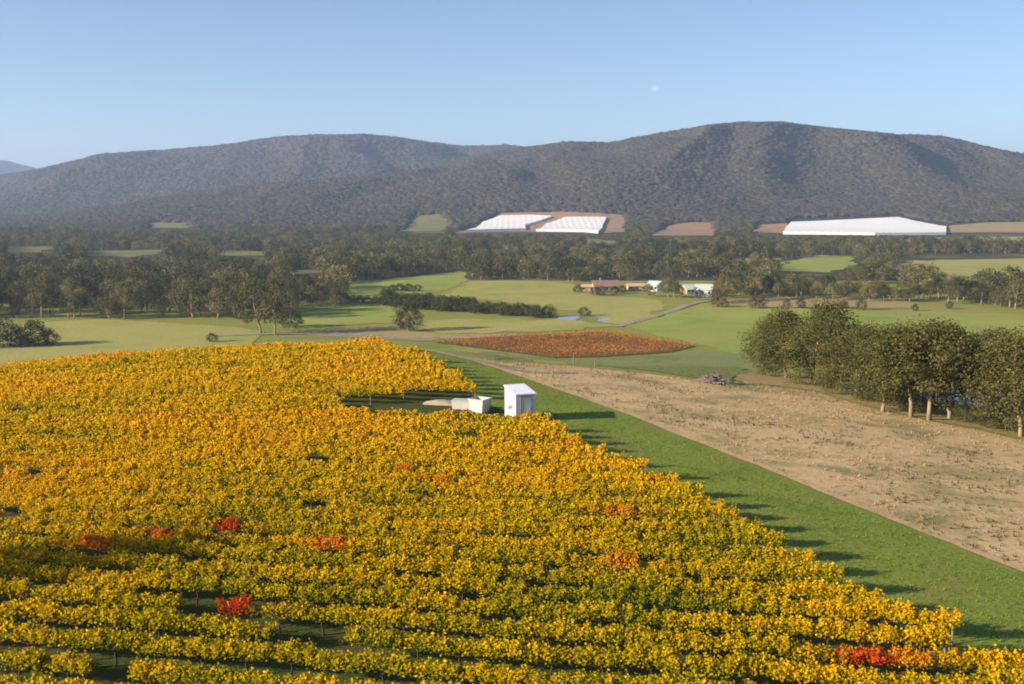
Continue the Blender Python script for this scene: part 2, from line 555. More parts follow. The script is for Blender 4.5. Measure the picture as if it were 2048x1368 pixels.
def build_range(k, name, x0, x1, y0, y1, step):
    xs = np.arange(x0, x1, step); ys = np.arange(y0, y1, step)
    X, Y = np.meshgrid(xs, ys); Z = range_z(k, X, Y)
    i = np.arange(len(xs) * len(ys)).reshape(len(ys), len(xs))
    q = np.stack([i[:-1, :-1], i[:-1, 1:], i[1:, 1:], i[1:, :-1]], -1).reshape(-1, 4)
    o = ob(name, mesh_np(name, np.stack([X, Y, Z], -1).reshape(-1, 3), q, None, (M['hill'],), None, True))
    tag(o, kind='structure')
    return o


build_range('R', 'wooded_hill', -2600, 3200, 1560, 3500, 20)
build_range('L', 'wooded_mountain', -4200, 2600, 2380, 5200, 30)
build_range('F', 'distant_mountain', -8000, 600, 5400, 8900, 60)


def patch(name, poly, mat, off=0.05, step=4.0, world=False, kind='structure', surf=None, rag=0.0):
    """A sheet that follows the terrain. poly: pixels, or (x, y) metres when world."""
    surf = surf or HT
    pl = [p if world else hit(*p)[:2] for p in poly]
    # split long borders so that the sheet keeps to the ground
    b = []
    for i in range(len(pl)):
        a, c = np.array(pl[i]), np.array(pl[(i + 1) % len(pl)])
        m = max(1, int(np.linalg.norm(c - a) / step))
        for t in range(m):
            q = a + (c - a) * t / m
            if rag:
                q = q + rag * 2 * np.array([float(fbm(q[0] / (rag * 1.5), q[1] / (rag * 1.5), 2)) - .5, float(fbm(q[1] / (rag * 1.5) + 9, q[0] / (rag * 1.5), 2)) - .5])
            b.append((float(q[0]), float(q[1])))
    bx = [p[0] for p in b]; by = [p[1] for p in b]
    X, Y = np.meshgrid(np.arange(min(bx), max(bx), step), np.arange(min(by), max(by), step))
    ins = inpoly(X.ravel(), Y.ravel(), b)
    pts = [Vector(p) for p in b] + [Vector((float(u), float(v))) for u, v in zip(X.ravel()[ins], Y.ravel()[ins])]
    nb = len(b)
    vv, _, ff, *_ = delaunay_2d_cdt(pts, [], [list(range(nb))], 1, 1e-4)
    xy = np.array([(p.x, p.y) for p in vv])
    z = surf(xy[:, 0], xy[:, 1]) + off
    me = mesh_np(name, np.column_stack([xy, z]), np.array([f[:3] for f in ff if len(f) == 3]), None, (mat,), None, True)
    # faces up
    if len(me.polygons) and me.polygons[0].normal.z < 0:
        me.flip_normals()
    o = ob(name, me)
    tag(o, kind=kind)
    return o


def ribbon(name, line, width, mat, off, world=False, step=3.0):
    pl = [np.array(p if world else hit(*p)[:2]) for p in line]
    # smooth resample
    pts = []
    for i in range(len(pl) - 1):
        p0 = pl[max(i - 1, 0)]; p1 = pl[i]; p2 = pl[i + 1]; p3 = pl[min(i + 2, len(pl) - 1)]
        m = max(2, int(np.linalg.norm(p2 - p1) / step))
        for t in np.linspace(0, 1, m, endpoint=False):
            pts.append(0.5 * ((2 * p1) + (-p0 + p2) * t + (2 * p0 - 5 * p1 + 4 * p2 - p3) * t * t + (-p0 + 3 * p1 - 3 * p2 + p3) * t ** 3))
    pts.append(pl[-1]); pts = np.array(pts)
    tg = np.gradient(pts, axis=0); tg /= np.linalg.norm(tg, axis=1, keepdims=True)
    nr = np.column_stack([-tg[:, 1], tg[:, 0]])
    w = width * (1 + 0.25 * (vnoise(np.arange(len(pts)) / 3.0, np.zeros(len(pts))) - 0.5))
    rows = [pts + nr * (w * k)[:, None] for k in (-0.5, -0.17, 0.17, 0.5)]
    V = np.stack(rows, 1).reshape(-1, 2)
    V = np.column_stack([V, HT(V[:, 0], V[:, 1]) + off])
    n = len(pts); F = []
    for i in range(n - 1):
        for j in range(3):
            F.append((i * 4 + j, i * 4 + j + 1, (i + 1) * 4 + j + 1, (i + 1) * 4 + j))
    me = mesh_np(name, V, np.array(F), None, (mat,), None, True)
    if me.polygons[0].normal.z < 0:
        me.flip_normals()
    return tag(ob(name, me), kind='structure')


def along(n, t):                                 # point n metres outside the vineyard edge, t metres along it from the shed
    return (2.2 + 0.941 * n - 0.339 * t, 87.5 + 0.339 * n + 0.941 * t)


# near ground: grass under the vines and beside them, the dry field
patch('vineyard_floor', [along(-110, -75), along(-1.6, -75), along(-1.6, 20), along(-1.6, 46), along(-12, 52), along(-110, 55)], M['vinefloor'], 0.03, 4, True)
strip_edge = [(-62, 9.6), (-40, 9.2), (-20, 8.8), (0, 8.4), (15, 7.4), (30, 6.2), (44, 4.6)]
strip_edge = [(t, float(np.interp(t, [q[0] for q in strip_edge], [q[1] for q in strip_edge])) + 0.55 * (float(fbm(t / 4.0 + 3, 1.7, 3)) - 0.5)) for t in np.arange(-62, 44.1, 1.1)]
patch('grass_strip', [along(-1.7, -62), along(-1.7, -20), along(-1.7, 20), along(-1.7, 45)] + [along(n, t) for t, n in reversed(strip_edge)], M['lush'], 0.045, 3, True)
dry_far = [(1010, 727), (1070, 727), (1130, 732), (1210, 740), (1300, 749), (1400, 764), (1500, 768), (1560, 774), (1640, 788), (1765, 824), (1880, 848), (1960, 862), (2048, 884), (2160, 920)]
DRY = [along(n + 0.1, t) for t, n in strip_edge] + [hit(*p)[:2] for p in dry_far] + [along(70, -62)]
patch('dry_field', DRY, M['dry'], 0.05, 3, True)
ribbon('dirt_edge', [along(n + 0.25, t) for t, n in strip_edge], 0.75, M['dirt'], 0.085, True, 2.0)
patch('dry_verge', [(1500, 768), (1470, 752), (1500, 745), (1560, 748), (1640, 762), (1720, 780), (1800, 806), (1900, 830), (2000, 850), (2100, 872), (2160, 905), (2048, 880), (1960, 858), (1880, 845), (1765, 820), (1640, 784), (1560, 772)], M['straw'], 0.06, 3)

# valley fields
patch('pasture', [(-300, 668), (0, 662), (70, 646), (200, 638), (330, 646), (480, 655), (530, 664), (500, 690), (200, 720), (-300, 745)], M['pale_pasture'], 0.10, 6)
patch('pasture', [(600, 652), (620, 622), (690, 612), (790, 606), (790, 645), (700, 650)], M['pasture'], 0.12, 4, rag=5)
patch('pasture', [(690, 596), (680, 575), (800, 556), (930, 542), (935, 562), (900, 580), (800, 592), (720, 600)], M['pasture'], 0.12, 4, rag=5)
patch('pale_meadow', [(905, 584), (940, 562), (1080, 562), (1160, 570), (1180, 590), (1290, 596), (1340, 606), (1300, 636), (1240, 650), (1150, 622), (1100, 618), (1000, 602), (880, 592)], M['pale_pasture'], 0.11, 4, rag=5)
patch('pale_meadow', [(850, 640), (1000, 640), (1110, 640), (1230, 650), (1180, 658), (1050, 664), (900, 668), (850, 662)], M['pale_pasture'], 0.13, 4, rag=5)
patch('straw_meadow', [(560, 664), (700, 655), (780, 652), (870, 668), (1050, 668), (1000, 674), (860, 682), (770, 680), (640, 672)], M['straw'], 0.15, 4, rag=4)
patch('pasture', [(1250, 652), (1330, 630), (1410, 608), (1600, 618), (1800, 622), (2048, 630), (2400, 640), (2400, 720), (2048, 710), (1700, 716), (1440, 706), (1400, 688), (1290, 668)], M['pasture'], 0.12, 4, rag=5)
patch('straw_meadow', [(1440, 604), (1500, 594), (1700, 596), (1830, 602), (1830, 616), (1600, 616), (1440, 612)], M['straw'], 0.15, 4, rag=4)
patch('sage_paddock', [(1010, 722), (960, 704), (1000, 704), (1110, 718), (1200, 716), (1340, 706), (1420, 704), (1540, 712), (1560, 740), (1470, 762), (1400, 758), (1300, 745), (1210, 733), (1130, 722), (1070, 720)], M['sage'], 0.07, 3, rag=2)
patch('pale_meadow', [(1785, 552), (1790, 530), (1830, 521), (2048, 517), (2500, 514), (2500, 590), (2048, 582), (1900, 578), (1830, 572)], M['pale_pasture'], 0.2, 6, rag=10)
patch('pasture', [(1555, 532), (1640, 510), (1702, 514), (1706, 532), (1660, 546), (1570, 542)], M['pasture'], 0.2, 6, rag=10)
patch('pasture', [(1440, 520), (1560, 516), (1560, 530), (1440, 532)], M['pasture'], 0.2, 6, rag=10)
patch('pale_meadow', [(1840, 476), (2500, 470), (2500, 487), (1860, 487)], M['pale_pasture'], 0.4, 15)
patch('clearing', [(800, 463), (822, 432), (880, 429), (905, 445), (885, 463)], M['scrub'], 0.5, 7, rag=20)
patch('clearing', [(285, 456), (300, 446), (380, 446), (385, 457)], M['scrub'], 0.5, 7, rag=20)
patch('clearing', [(478, 457), (490, 448), (515, 448), (518, 457)], M['scrub'], 0.5, 7, rag=20)
patch('clearing', [(690, 490), (830, 488), (835, 497), (700, 499)], M['scrub'], 0.5, 7, rag=20)
patch('clearing', [(1080, 482), (1150, 477), (1260, 485), (1240, 492), (1100, 490)], M['scrub'], 0.5, 7, rag=20)
# ploughed ground round the netted orchards
patch('ploughed_field', [(905, 466), (1000, 427), (1110, 424), (1250, 431), (1250, 464), (1190, 468), (1050, 464)], M['brown'], 0.6, 15)
patch('ploughed_field', [(1300, 472), (1335, 450), (1385, 445), (1430, 446), (1432, 472)], M['brown'], 0.6, 15)
patch('ploughed_field', [(1505, 465), (1510, 450), (1575, 447), (1570, 467)], M['brown'], 0.6, 15)
patch('ploughed_field', [(1890, 466), (1898, 452), (1980, 445), (2400, 440), (2400, 464)], M['straw'], 0.6, 15)

ribbon('dirt_track', [(430, 672), (520, 669), (620, 668), (700, 670), (760, 674), (830, 677), (930, 676), (1050, 670)], 4.5, M['track'], 0.24)
ribbon('dirt_track', [along(2.5, 52), along(4.0, 48), along(5.0, 42), along(6.2, 36), along(7.6, 30), along(9.0, 26), along(14, 26)], 1.6, M['track'], 0.10, True, 1.5)
ribbon('farm_track', [(1235, 654), (1270, 644), (1310, 633), (1350, 620), (1385, 608), (1420, 602)], 3.2, M['track'], 0.22)

# ------------------------------------------------------------------ farm dams
for name, pl in (('pond', [(1112, 641), (1118, 634), (1150, 632), (1166, 634), (1150, 641), (1130, 643)]),
                 ('pond', [(1192, 642), (1203, 637), (1222, 636), (1216, 641), (1200, 644)])):
    w = [hit(*p) for p in pl]
    zc = float(np.mean([p[2] for p in w])) + (0.12 if w[0][1] > 300 else 0.5)
    patch(name, [p[:2] for p in w], M['water'], 0, 3, True, 'structure', lambda x, y, z=zc: np.full(np.shape(x), z))

patch('pond', [(51 + 5.6 * math.cos(a) * (1 + .1 * math.sin(3 * a)), 122 + 6.2 * math.sin(a)) for a in np.linspace(0, 6.2832, 22)[:-1]], M['water'], 0, 3, True, 'structure', lambda x, y: np.full(np.shape(x), float(G(51, 122)) + 0.75))

# ------------------------------------------------------------------ grapevines
RU = np.array([0.9816, -0.1908]); RV = np.array([0.1908, 0.9816])   # along a row, across the rows
ROW, VSP = 2.12, 1.75


def vine_leaves(n, g, big=1.0, length=1.75):
    """Leaf centres and normals of one vine, row along +X, base at z = 0."""
    # shoots rising from the cordon, some flopping out to the sides
    ns = 15
    sx = np.linspace(-length / 2, length / 2, ns) + g.normal(0, 0.08, ns)
    top = g.uniform(1.15, 1.46, ns) * g.uniform(0.95, 1.05)
    lean = g.normal(0, 0.22, ns); tw = g.normal(0, 0.16, ns)
    k = g.integers(0, ns, n)
    t = g.beta(1.5, 1.25, n)
    z = 0.74 + (top[k] - 0.74) * t + g.normal(0, 0.05, n)
    bulge = 0.10 + 0.09 * np.sin(np.pi * np.clip(t, 0, 1))
    y = lean[k] * t * t * 0.7 + g.normal(0, 1, n) * bulge
    z = z - 0.2 * np.clip(np.abs(y) - 0.2, 0, 1)
    x = sx[k] + tw[k] * t + g.normal(0, 0.10, n)
    c = np.column_stack([x, y, z])
    nr = np.column_stack([g.normal(0, 0.55, n), np.sign(y) * 0.75 + g.normal(0, 0.5, n), 0.55 + g.normal(0, 0.45, n)])
    s = g.uniform(0.07, 0.13, n) * big
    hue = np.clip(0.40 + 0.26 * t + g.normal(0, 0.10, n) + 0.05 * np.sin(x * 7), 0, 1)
    br = np.clip(g.normal(0.98, 0.09, n), 0.6, 1.25)
    return c, nr, s, hue, br


FOL, TRK = [], []
for i in range(9):
    g = np.random.default_rng(100 + i)
    c, nr, s, hue, br = vine_leaves(1350, g)
    v, f = diamonds(c, nr, s, 0.85, g)
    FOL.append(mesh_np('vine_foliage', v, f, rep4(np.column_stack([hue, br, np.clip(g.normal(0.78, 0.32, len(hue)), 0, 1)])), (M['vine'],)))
for i in range(4):
    g = random.Random(40 + i)
    m = MB()
    m.tube([(g.uniform(-.05, .05), g.uniform(-.05, .05), -0.1), (0.02, 0, 0.25), (g.uniform(-.06, .06), 0.02, 0.45), (0, 0, 0.62)], [0.06, 0.045, 0.04, 0.045], 6)
    m.tube([(0, 0, 0.60), (0.3, 0.02, 0.66), (0.85, 0, 0.68)], [0.035, 0.028, 0.018], 5)
    m.tube([(0, 0, 0.60), (-0.3, -0.02, 0.65), (-0.85, 0, 0.68)], [0.035, 0.028, 0.018], 5)
    TRK.append(m.mesh('vine_trunk', M['vinewood']))


def in_clearing(x, y):
    n = row_n(x, y)
    v = (x - 0.6) * RV[0] + (y - 86.6) * RV[1]
    lo = -2.6 - 0.25 * np.clip(-x - 4, 0, 3)
    return (n > -14.5) & (v > lo) & (v < 7.6 - 0.55 * np.clip(-6 - x, 0, 20)) & (v - lo > 0)


def vine_shift(x, y):
    """Hue shift of a vine: yellow, green and amber patches over the slope, greener near us and in bands."""
    s = 0.04 + 0.55 * (fbm(x / 17 + 2, y / 11 + 9, 3) - 0.5) + 0.24 * (vnoise(x / 2.6, y / 2.6) - 0.5)
    s = s + 0.04 * sstep(55, 85, y) - 0.03 - 0.10 * sstep(112, 118, y) * sstep(128, 122, y) + 0.08 * sstep(124, 130, y)
    s = s - 0.09 * sstep(62, 46, y) - 0.13 * np.exp(-((y - 100 - 0.12 * x) / 5.0) ** 2)
    s = s + 0.05 * sstep(-4, 0, row_n(x, y))
    return s


RED_PX = [(458, 1062, 'scarlet vine in the middle of the yellow rows, brightest red of all'),
          (188, 1104, 'red and orange vine beside the dark tree shadow'),
          (406, 1224, 'small crimson vine low in the yellow rows below the scarlet one'),
          (1762, 1318, 'red vine beside a dark gap near the grass-side end of a row'),
          (1822, 1322, 'orange-red vine on the grass side of the dark gap in its row'),
          (1152, 892, 'lone orange-red vine at the row end near the white shed'),
          (825, 950, 'dull orange vine in the yellow rows down from the white tub'),
          (862, 966, 'brighter orange vine next to the dull orange vine'),
          (345, 1080, 'orange vine a few rows behind the crimson vine'),
          (652, 1096, 'orange vine between green-yellow vines near the scarlet one'),
          (1240, 1115, 'russet orange vine in the broad yellow part of the slope'),
          (1258, 1035, 'pale orange vine behind the russet one'),
          ]
red_xy = [(hit(px, py, 0.9), lab) for px, py, lab in RED_PX]
GAP_PX = [(1545, 1215), (1790, 1308), (320, 1206), (300, 1206), (565, 1300), (585, 1302), (655, 1296), (430, 1352), (98, 1008), (596, 1010), (1115, 1072), (395, 1225)]
gap_xy = [hit(px, py, 0.5)[:2] for px, py in GAP_PX]

vines = []
u0, v0 = np.array([0.0, 0.0]), 0
for r in range(13, 68):
    vv = r * ROW
    for q in range(-70, 45):
        u = q * VSP + (r * 0.37 % 1.0) * VSP
        x, y = RU * u + RV * vv
        x += rng.normal(0, 0.06); y += rng.normal(0, 0.05)
        n = row_n(x, y)
        if n > -1.75 - 0.35 * math.sin(r * 2.3) or y > 141 or y < 34:
            continue
        px, py = project(x, y, hill_z(x, y) + 1.0)
        if px < -130 or px > 2180 or py > 1440:
            continue
        if in_clearing(x, y):
            continue
        if rng.random() < 0.012:
            continue
        if min((x - a) ** 2 + (y - b) ** 2 for a, b in gap_xy) < 0.7 ** 2:
            continue
        vines.append((r, x, y))
V = np.array(vines)
lastrow = {}
for r, x, y in vines:
    if r not in lastrow or x > lastrow[r][0]:
        lastrow[r] = (x, y)
red_id = {}
for (hx, hy, hz), lab in red_xy:
    d = (V[:, 1] - hx) ** 2 + (V[:, 2] - hy) ** 2
    for i in np.argsort(d):
        if i not in red_id:
            red_id[int(i)] = lab
            break
pxs, pys = project(V[:, 1], V[:, 2], G(V[:, 1], V[:, 2]) + 1.0)
inview = (pxs > -20) & (pxs < 2068) & (pys < 1385)
order = [int(i) for i in np.argsort(V[:, 2]) if inview[i] and int(i) not in red_id]
single = order[:300 - len(red_id)]
SHIFT = vine_shift(V[:, 1], V[:, 2])


def place_vine(i, red=0.0, label=None, group=None):
    _, x, y = vines[i]
    z = float(G(x, y)) + 0.03
    e = bpy.data.objects.new('grapevine', None)
    COL.objects.link(e)
    e.location = (x, y, z)
    e.rotation_euler = (0, 0, math.atan2(RU[1], RU[0]) + (math.pi if rng.random() < 0.5 else 0) + rng.normal(0, 0.03))
    s = rng.uniform(0.9, 1.08)
    s *= 1 + 0.2 * float(sstep(-6, -2.5, row_n(x, y)))
    e.scale = (1.05, rng.uniform(0.9, 1.15), s)
    e.empty_display_size = 0.3
    fo = ob('foliage', FOL[rng.integers(len(FOL))], e)
    fo.color = (float(np.clip(0.5 + SHIFT[i], 0, 1)), red, 0, 1)
    ob('trunk', TRK[rng.integers(len(TRK))], e)
    tag(e, label, 'grapevine', group)
    return e


ONES = ['zeroth', 'first', 'second', 'third', 'fourth', 'fifth', 'sixth', 'seventh', 'eighth', 'ninth', 'tenth', 'eleventh', 'twelfth', 'thirteenth', 'fourteenth', 'fifteenth', 'sixteenth', 'seventeenth', 'eighteenth', 'nineteenth']


def nth(k):
    if k < 20: return ONES[k]
    if k > 99: return 'hundred and ' + nth(k - 100)
    t = {8: 'eight', 9: 'ninet', 2: 'twent', 3: 'thirt', 4: 'fort', 5: 'fift', 6: 'sixt', 7: 'sevent'}[k // 10]
    return t + 'ieth' if k % 10 == 0 else t + 'y-' + ONES[k % 10]


near_red = {i for i in range(len(vines)) for j in red_id if V[i, 0] == V[j, 0] and abs(V[i, 1] - V[j, 1]) < 2.1}
front = sorted({int(V[i, 0]) for i in range(len(vines)) if inview[i]})
rank = {}
for rr in front:
    ids = sorted((i for i in range(len(vines)) if inview[i] and int(V[i, 0]) == rr), key=lambda i: -V[i, 1])
    for k, i in enumerate(ids):
        rank[i] = (k + 1, front.index(rr) + 1)
for i in single:
    s = SHIFT[i]
    k, rr = rank[i]
    where = '%s in view from the grass side, %s row from the front' % (nth(k), nth(rr))
    kind = 'golden' if s > 0.06 else ('yellow-green' if s > -0.14 else 'mostly green')
    place_vine(i, 0.13 if i in near_red else 0, '%s vine, %s' % (kind, where), 'vines in the nearest rows')
    continue
    if s > 0.06:
        place_vine(i, 0, 'golden yellow grapevine in the nearest rows of the slope', 'golden vines in the nearest rows')
    elif s > -0.14:
        place_vine(i, 0, 'yellow-green grapevine in the nearest rows of the slope', 'yellow-green vines in the nearest rows')
    else:
        place_vine(i, 0, 'mostly green grapevine in the nearest rows of the slope', 'green vines in the nearest rows')
for i, lab in red_id.items():
    amt = 1.0 if ('red' in lab.split() or 'scarlet' in lab or 'crimson' in lab) else 0.5
    e = place_vine(i, amt, lab)
    if (i % 3 or 'small' in lab or 'thin' in lab): e.scale[0] *= 0.6
    sh = 0.8 if ('orange' in lab and 'red' not in lab) else (0.62 if 'orange' in lab else 0.3)
    e.children[0].color[0] = sh if e.children[0].name.startswith('foliage') else sh

# the vines farther up the slope, past the nearest 300, are one mass of leaves
rest = [i for i in range(len(vines)) if i not in red_id and i not in set(single)]
Vv, Vl = [], []
for i in rest:
    _, x, y = vines[i]
    g = np.random.default_rng(5000 + i)
    nl = 700 if y < 75 else (460 if y < 100 else 300)
    c, nr, s, hue, br = vine_leaves(nl, g, 1.25 if y < 75 else (1.5 if y < 100 else 1.85))
    v, f = diamonds(c, nr, s, 0.85, g)
    a = math.atan2(RU[1], RU[0]) + (math.pi if i % 2 else 0)
    ca, sa = math.cos(a), math.sin(a)
    sc = g.uniform(0.88, 1.12) * (1 + 0.2 * float(sstep(-6, -2.5, row_n(x, y))))
    w = np.column_stack([v[:, 0] * ca - v[:, 1] * sa + x, v[:, 0] * sa + v[:, 1] * ca + y, v[:, 2] * sc + float(G(x, y)) + 0.03])
    Vv.append(w)
    rr = 0.35 if g.random() < 0.012 else 0.0
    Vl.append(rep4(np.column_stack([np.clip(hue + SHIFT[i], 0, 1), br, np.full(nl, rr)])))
Vv = np.concatenate(Vv); Vl = np.concatenate(Vl)
o = ob('vineyard_vines', mesh_np('vineyard_vines', Vv, np.arange(len(Vv)).reshape(-1, 4), Vl, (M['vine'],)))
o.color = (0.5, 1, 0, 1)
tag(o, 'golden autumn vines massed over the upper slope up to its crest', 'vines', None, 'stuff')

# posts at the grass-side ends of the rows
pm = MB()
pm.tube([(0, 0, -0.3), (0.02, 0, 0.8), (0.0, 0, 1.32)], [0.045, 0.043, 0.04], 8)
pm.tube([(0, 0, 1.31), (0.0, 0, 1.35)], [0.04, 0.025], 8)
pmesh = pm.mesh('row_end_post', M['postwood'])
for r in sorted(lastrow):
    x, y = lastrow[r]
    x += RU[0] * 0.85; y += RU[1] * 0.85
    px, py = project(x, y, float(G(x, y)) + 1)
    if -10 < px < 2058 and py < 1380 and not in_clearing(x - 1, y) and y < 134:
        p = ob('row_end_post', pmesh, None, (x, y, float(G(x, y))), rng.uniform(0, 6))
        p.rotation_euler[1] = rng.normal(-0.05, 0.04)
        tag(p, 'timber end post on the grass side of the %s vine row from the front' % nth(front.index(r) + 1 if r in front else 1), 'post', 'posts at the vine row ends')

# ------------------------------------------------------------------ grass and straw tufts
def tufts(name, pts, hgt, mat, hue, label, per=4, g=rng):
    n = len(pts)
    P = np.repeat(pts, per, axis=0); k = len(P)
    an = g.uniform(0, 2 * np.pi, k); h = np.repeat(hgt, per) * g.uniform(0.6, 1.1, k)
    w = h * g.uniform(0.16, 0.3, k)
    d = np.column_stack([np.cos(an), np.sin(an), np.zeros(k)])
    base = P + d * (h * 0.25)[:, None]
    side = np.column_stack([-np.sin(an), np.cos(an), np.zeros(k)])
    tip = base + d * (h * g.uniform(0.1, 0.7, k))[:, None]; tip[:, 2] += h
    v = np.stack([base - side * w[:, None], base + side * w[:, None], tip], 1).reshape(-1, 3)
    hu = np.clip(np.repeat(hue, per) + g.normal(0, 0.08, k), 0, 1)
    lf = np.repeat(np.column_stack([hu, g.uniform(0.75, 1.1, k), np.zeros(k)]), 3, axis=0)
    o = ob(name, mesh_np(name, v, np.arange(3 * k).reshape(-1, 3), lf, (mat,)))
    return tag(o, label, name.replace('_', ' '), None, 'stuff')


def scatter_px(n, x0, x1, y0, y1, test, g=rng):
    x = g.uniform(x0, x1, n); y = g.uniform(y0, y1, n)
    k = test(x, y)
    return np.column_stack([x[k], y[k], G(x[k], y[k]) + 0.04])


P = scatter_px(90000, -14, 46, 40, 132, lambda x, y: (row_n(x, y) > -1.6) & (row_n(x, y) < 8.2 - 0.03 * np.clip(y - 60, 0, 99)) & (np.abs(x) < y * 0.5 + 3))
tufts('green_grass', P, 0.05 + 0.10 * rng.random(len(P)) ** 2, M['greengrass'], 0.25 + 0.6 * fbm(P[:, 0] / 3, P[:, 1] / 3, 3) * 1.0, 'short green grass on the strip beside the vine rows', 3)
DRYP = DRY
P = scatter_px(120000, -4, 75, 40, 190, lambda x, y: inpoly(x, y, DRYP) & (np.abs(x) < y * 0.5 + 3))
dn = fbm(P[:, 0] / 2.2 + 7, P[:, 1] / 2.2, 3)
keep = rng.random(len(P)) < np.clip((dn - 0.32) * 3.0, 0.08, 1)
P = P[keep]; dn = dn[keep]
hue = np.clip(1.05 - 0.85 * np.clip((fbm(P[:, 0] / 6 + 3, P[:, 1] / 6 + 1, 3) - 0.42) * 4, 0, 1) + rng.normal(0, 0.2, len(P)), 0, 1)
tufts('dry_stubble', P, 0.06 + 0.20 * rng.random(len(P)) ** 2.5, M['drygrass'], hue, 'straw-coloured stubble and weeds over the bare field', 4)

# ------------------------------------------------------------------ trees
def tree_parts(seed, H=12.0, spread=0.42, base=0.28, clumps=20, leaves=70, ls=0.55, cr=0.15, trunkr=0.022, forks=5, squash=0.8):
    """(trunk mesh builder, crown verts, quads, leaf attr) for one tree."""
    g = np.random.default_rng(seed); pr = random.Random(seed)
    m = MB()
    lean = Vector((pr.uniform(-.06, .06) * H, pr.uniform(-.06, .06) * H, 0))
    f1 = Vector((0, 0, base * H)) + lean * 0.5
    m.tube([(0, 0, -0.4), (lean.x * .1, lean.y * .1, base * H * 0.5), f1], [trunkr * H * 1.25, trunkr * H, trunkr * H * 0.85], 8)
    top = Vector((lean.x * 1.6, lean.y * 1.6, H * 0.86))
    m.tube([f1, f1.lerp(top, .5) + Vector((pr.uniform(-.04, .04) * H, pr.uniform(-.04, .04) * H, 0)), top], [trunkr * H * .8, trunkr * H * .5, trunkr * H * .12], 6)
    cen = []
    for k in range(clumps):
        zf = base + (0.97 - base) * (0.10 + 0.90 * (k + 0.5) / clumps)
        prof = math.sin(math.pi * min(1, max(0.0, (zf - base * 0.75) / (1.04 - base * 0.75))) ** 0.8)
        rad = spread * H * prof * (0.35 + 0.65 * math.sqrt(pr.random()))
        an = k * 2.39996 + pr.uniform(-.5, .5)
        c = Vector((rad * math.cos(an) + lean.x * zf * 1.4, rad * math.sin(an) + lean.y * zf * 1.4, zf * H * 0.97))
        cen.append(c)
    step = max(1, clumps // forks)
    for c in cen[::step]:
        st = f1.lerp(top, pr.uniform(0.0, 0.45))
        mid = st.lerp(c, .5) + Vector((0, 0, -0.03 * H))
        m.tube([st, mid, c], [trunkr * H * .45, trunkr * H * .28, trunkr * H * .08], 5, False)
    C, N, S, Hu, Br = [], [], [], [], []
    for c in cen:
        r = cr * H * pr.uniform(0.7, 1.3)
        n = int(leaves * pr.uniform(.7, 1.3))
        d = g.normal(size=(n, 3)); d /= np.linalg.norm(d, axis=1, keepdims=True)
        rr = r * g.uniform(0.25, 1.0, n) ** 0.45
        p = d * rr[:, None]; p[:, 2] *= squash
        p += g.normal(0, 0.10 * r, (n, 3))
        C.append(np.array(c) + p)
        N.append(d + g.normal(0, 0.55, (n, 3)) + np.array([0, 0, 0.35]))
        S.append(ls * g.uniform(.65, 1.3, n))
        h0 = pr.uniform(-.16, .16)
        Hu.append(np.clip(0.5 + h0 + g.normal(0, .12, n), 0, 1))
        Br.append(np.clip(g.normal(0.98, .12, n) * pr.uniform(.88, 1.1), .4, 1.4))
    C = np.concatenate(C); N = np.concatenate(N); S = np.concatenate(S)
    C[:, 2] = np.maximum(C[:, 2], 0.15)
    v, f = diamonds(C, N, S, 0.6, g)
    lf = rep4(np.column_stack([np.concatenate(Hu), np.concatenate(Br), np.zeros(len(C))]))
    return m, v, f, lf


def whole_tree(name, seed, mat, **kw):
    """Trunk and crown as one mesh, for trees too far off to show their parts."""
    m, v, f, lf = tree_parts(seed, **kw)
    me = bpy.data.meshes.new(name)
    tv = np.array(m.v); nv = len(tv)
    allv = np.concatenate([tv, v])
    faces = [tuple(q) for q in m.f] + [tuple(q) for q in (f + nv)]
    me.from_pydata(allv.tolist(), [], faces)
    me.materials.append(M['bark']); me.materials.append(mat)
    mi = np.zeros(len(faces), np.int32); mi[len(m.f):] = 1
    me.polygons.foreach_set('material_index', mi)
    a = me.color_attributes.new('leaf', 'FLOAT_COLOR', 'POINT')
    c = np.ones((len(allv), 4), np.float32); c[nv:, :3] = lf
    a.data.foreach_set('color', c.ravel())
    me.update()
    return me


def pair_tree(name, seed, mat, **kw):
    m, v, f, lf = tree_parts(seed, **kw)
    return m.mesh(name + '_trunk', M['bark'], True), mesh_np(name + '_crown', v, f, lf, (mat,))


NEAR = [pair_tree('near_gum', 200 + i, M['gumnear'], H=10, spread=[.36, .42, .34, .40, .30][i], base=[.20, .32, .10, .28, .14][i], clumps=[32, 38, 36, 36, 34][i], leaves=210, ls=0.25, cr=[.13, .12, .14, .12, .15][i], trunkr=.017) for i in range(5)]
NEARB = [pair_tree('near_bush', 230 + i, M['gumnear'], H=5, spread=.55, base=.03, clumps=24, leaves=110, ls=0.27, cr=.2, trunkr=.016) for i in range(2)]
MIDP = [pair_tree('mid_gum', 300 + i, M['gum'], H=12, spread=[.34, .40, .30, .44, .36, .28][i], base=[.26, .2, .34, .18, .12, .3][i], clumps=[22, 26, 20, 28, 24, 18][i], leaves=80, ls=0.52, cr=[.15, .155, .14, .16, .15, .14][i]) for i in range(6)]
SHR = [pair_tree('field_shrub', 330 + i, M['shrub'], H=5, spread=.62, base=.02, clumps=22, leaves=75, ls=0.36, cr=.22, trunkr=.014) for i in range(3)]
RSH = [pair_tree('russet_shrub', 340 + i, M['rustshrub'], H=5, spread=.55, base=.02, clumps=18, leaves=60, ls=0.36, cr=.22, trunkr=.014) for i in range(2)]
AMB = pair_tree('amber_tree', 350, M['amber'], H=9, spread=.36, base=.12, clumps=20, leaves=60, ls=0.5, cr=.17)
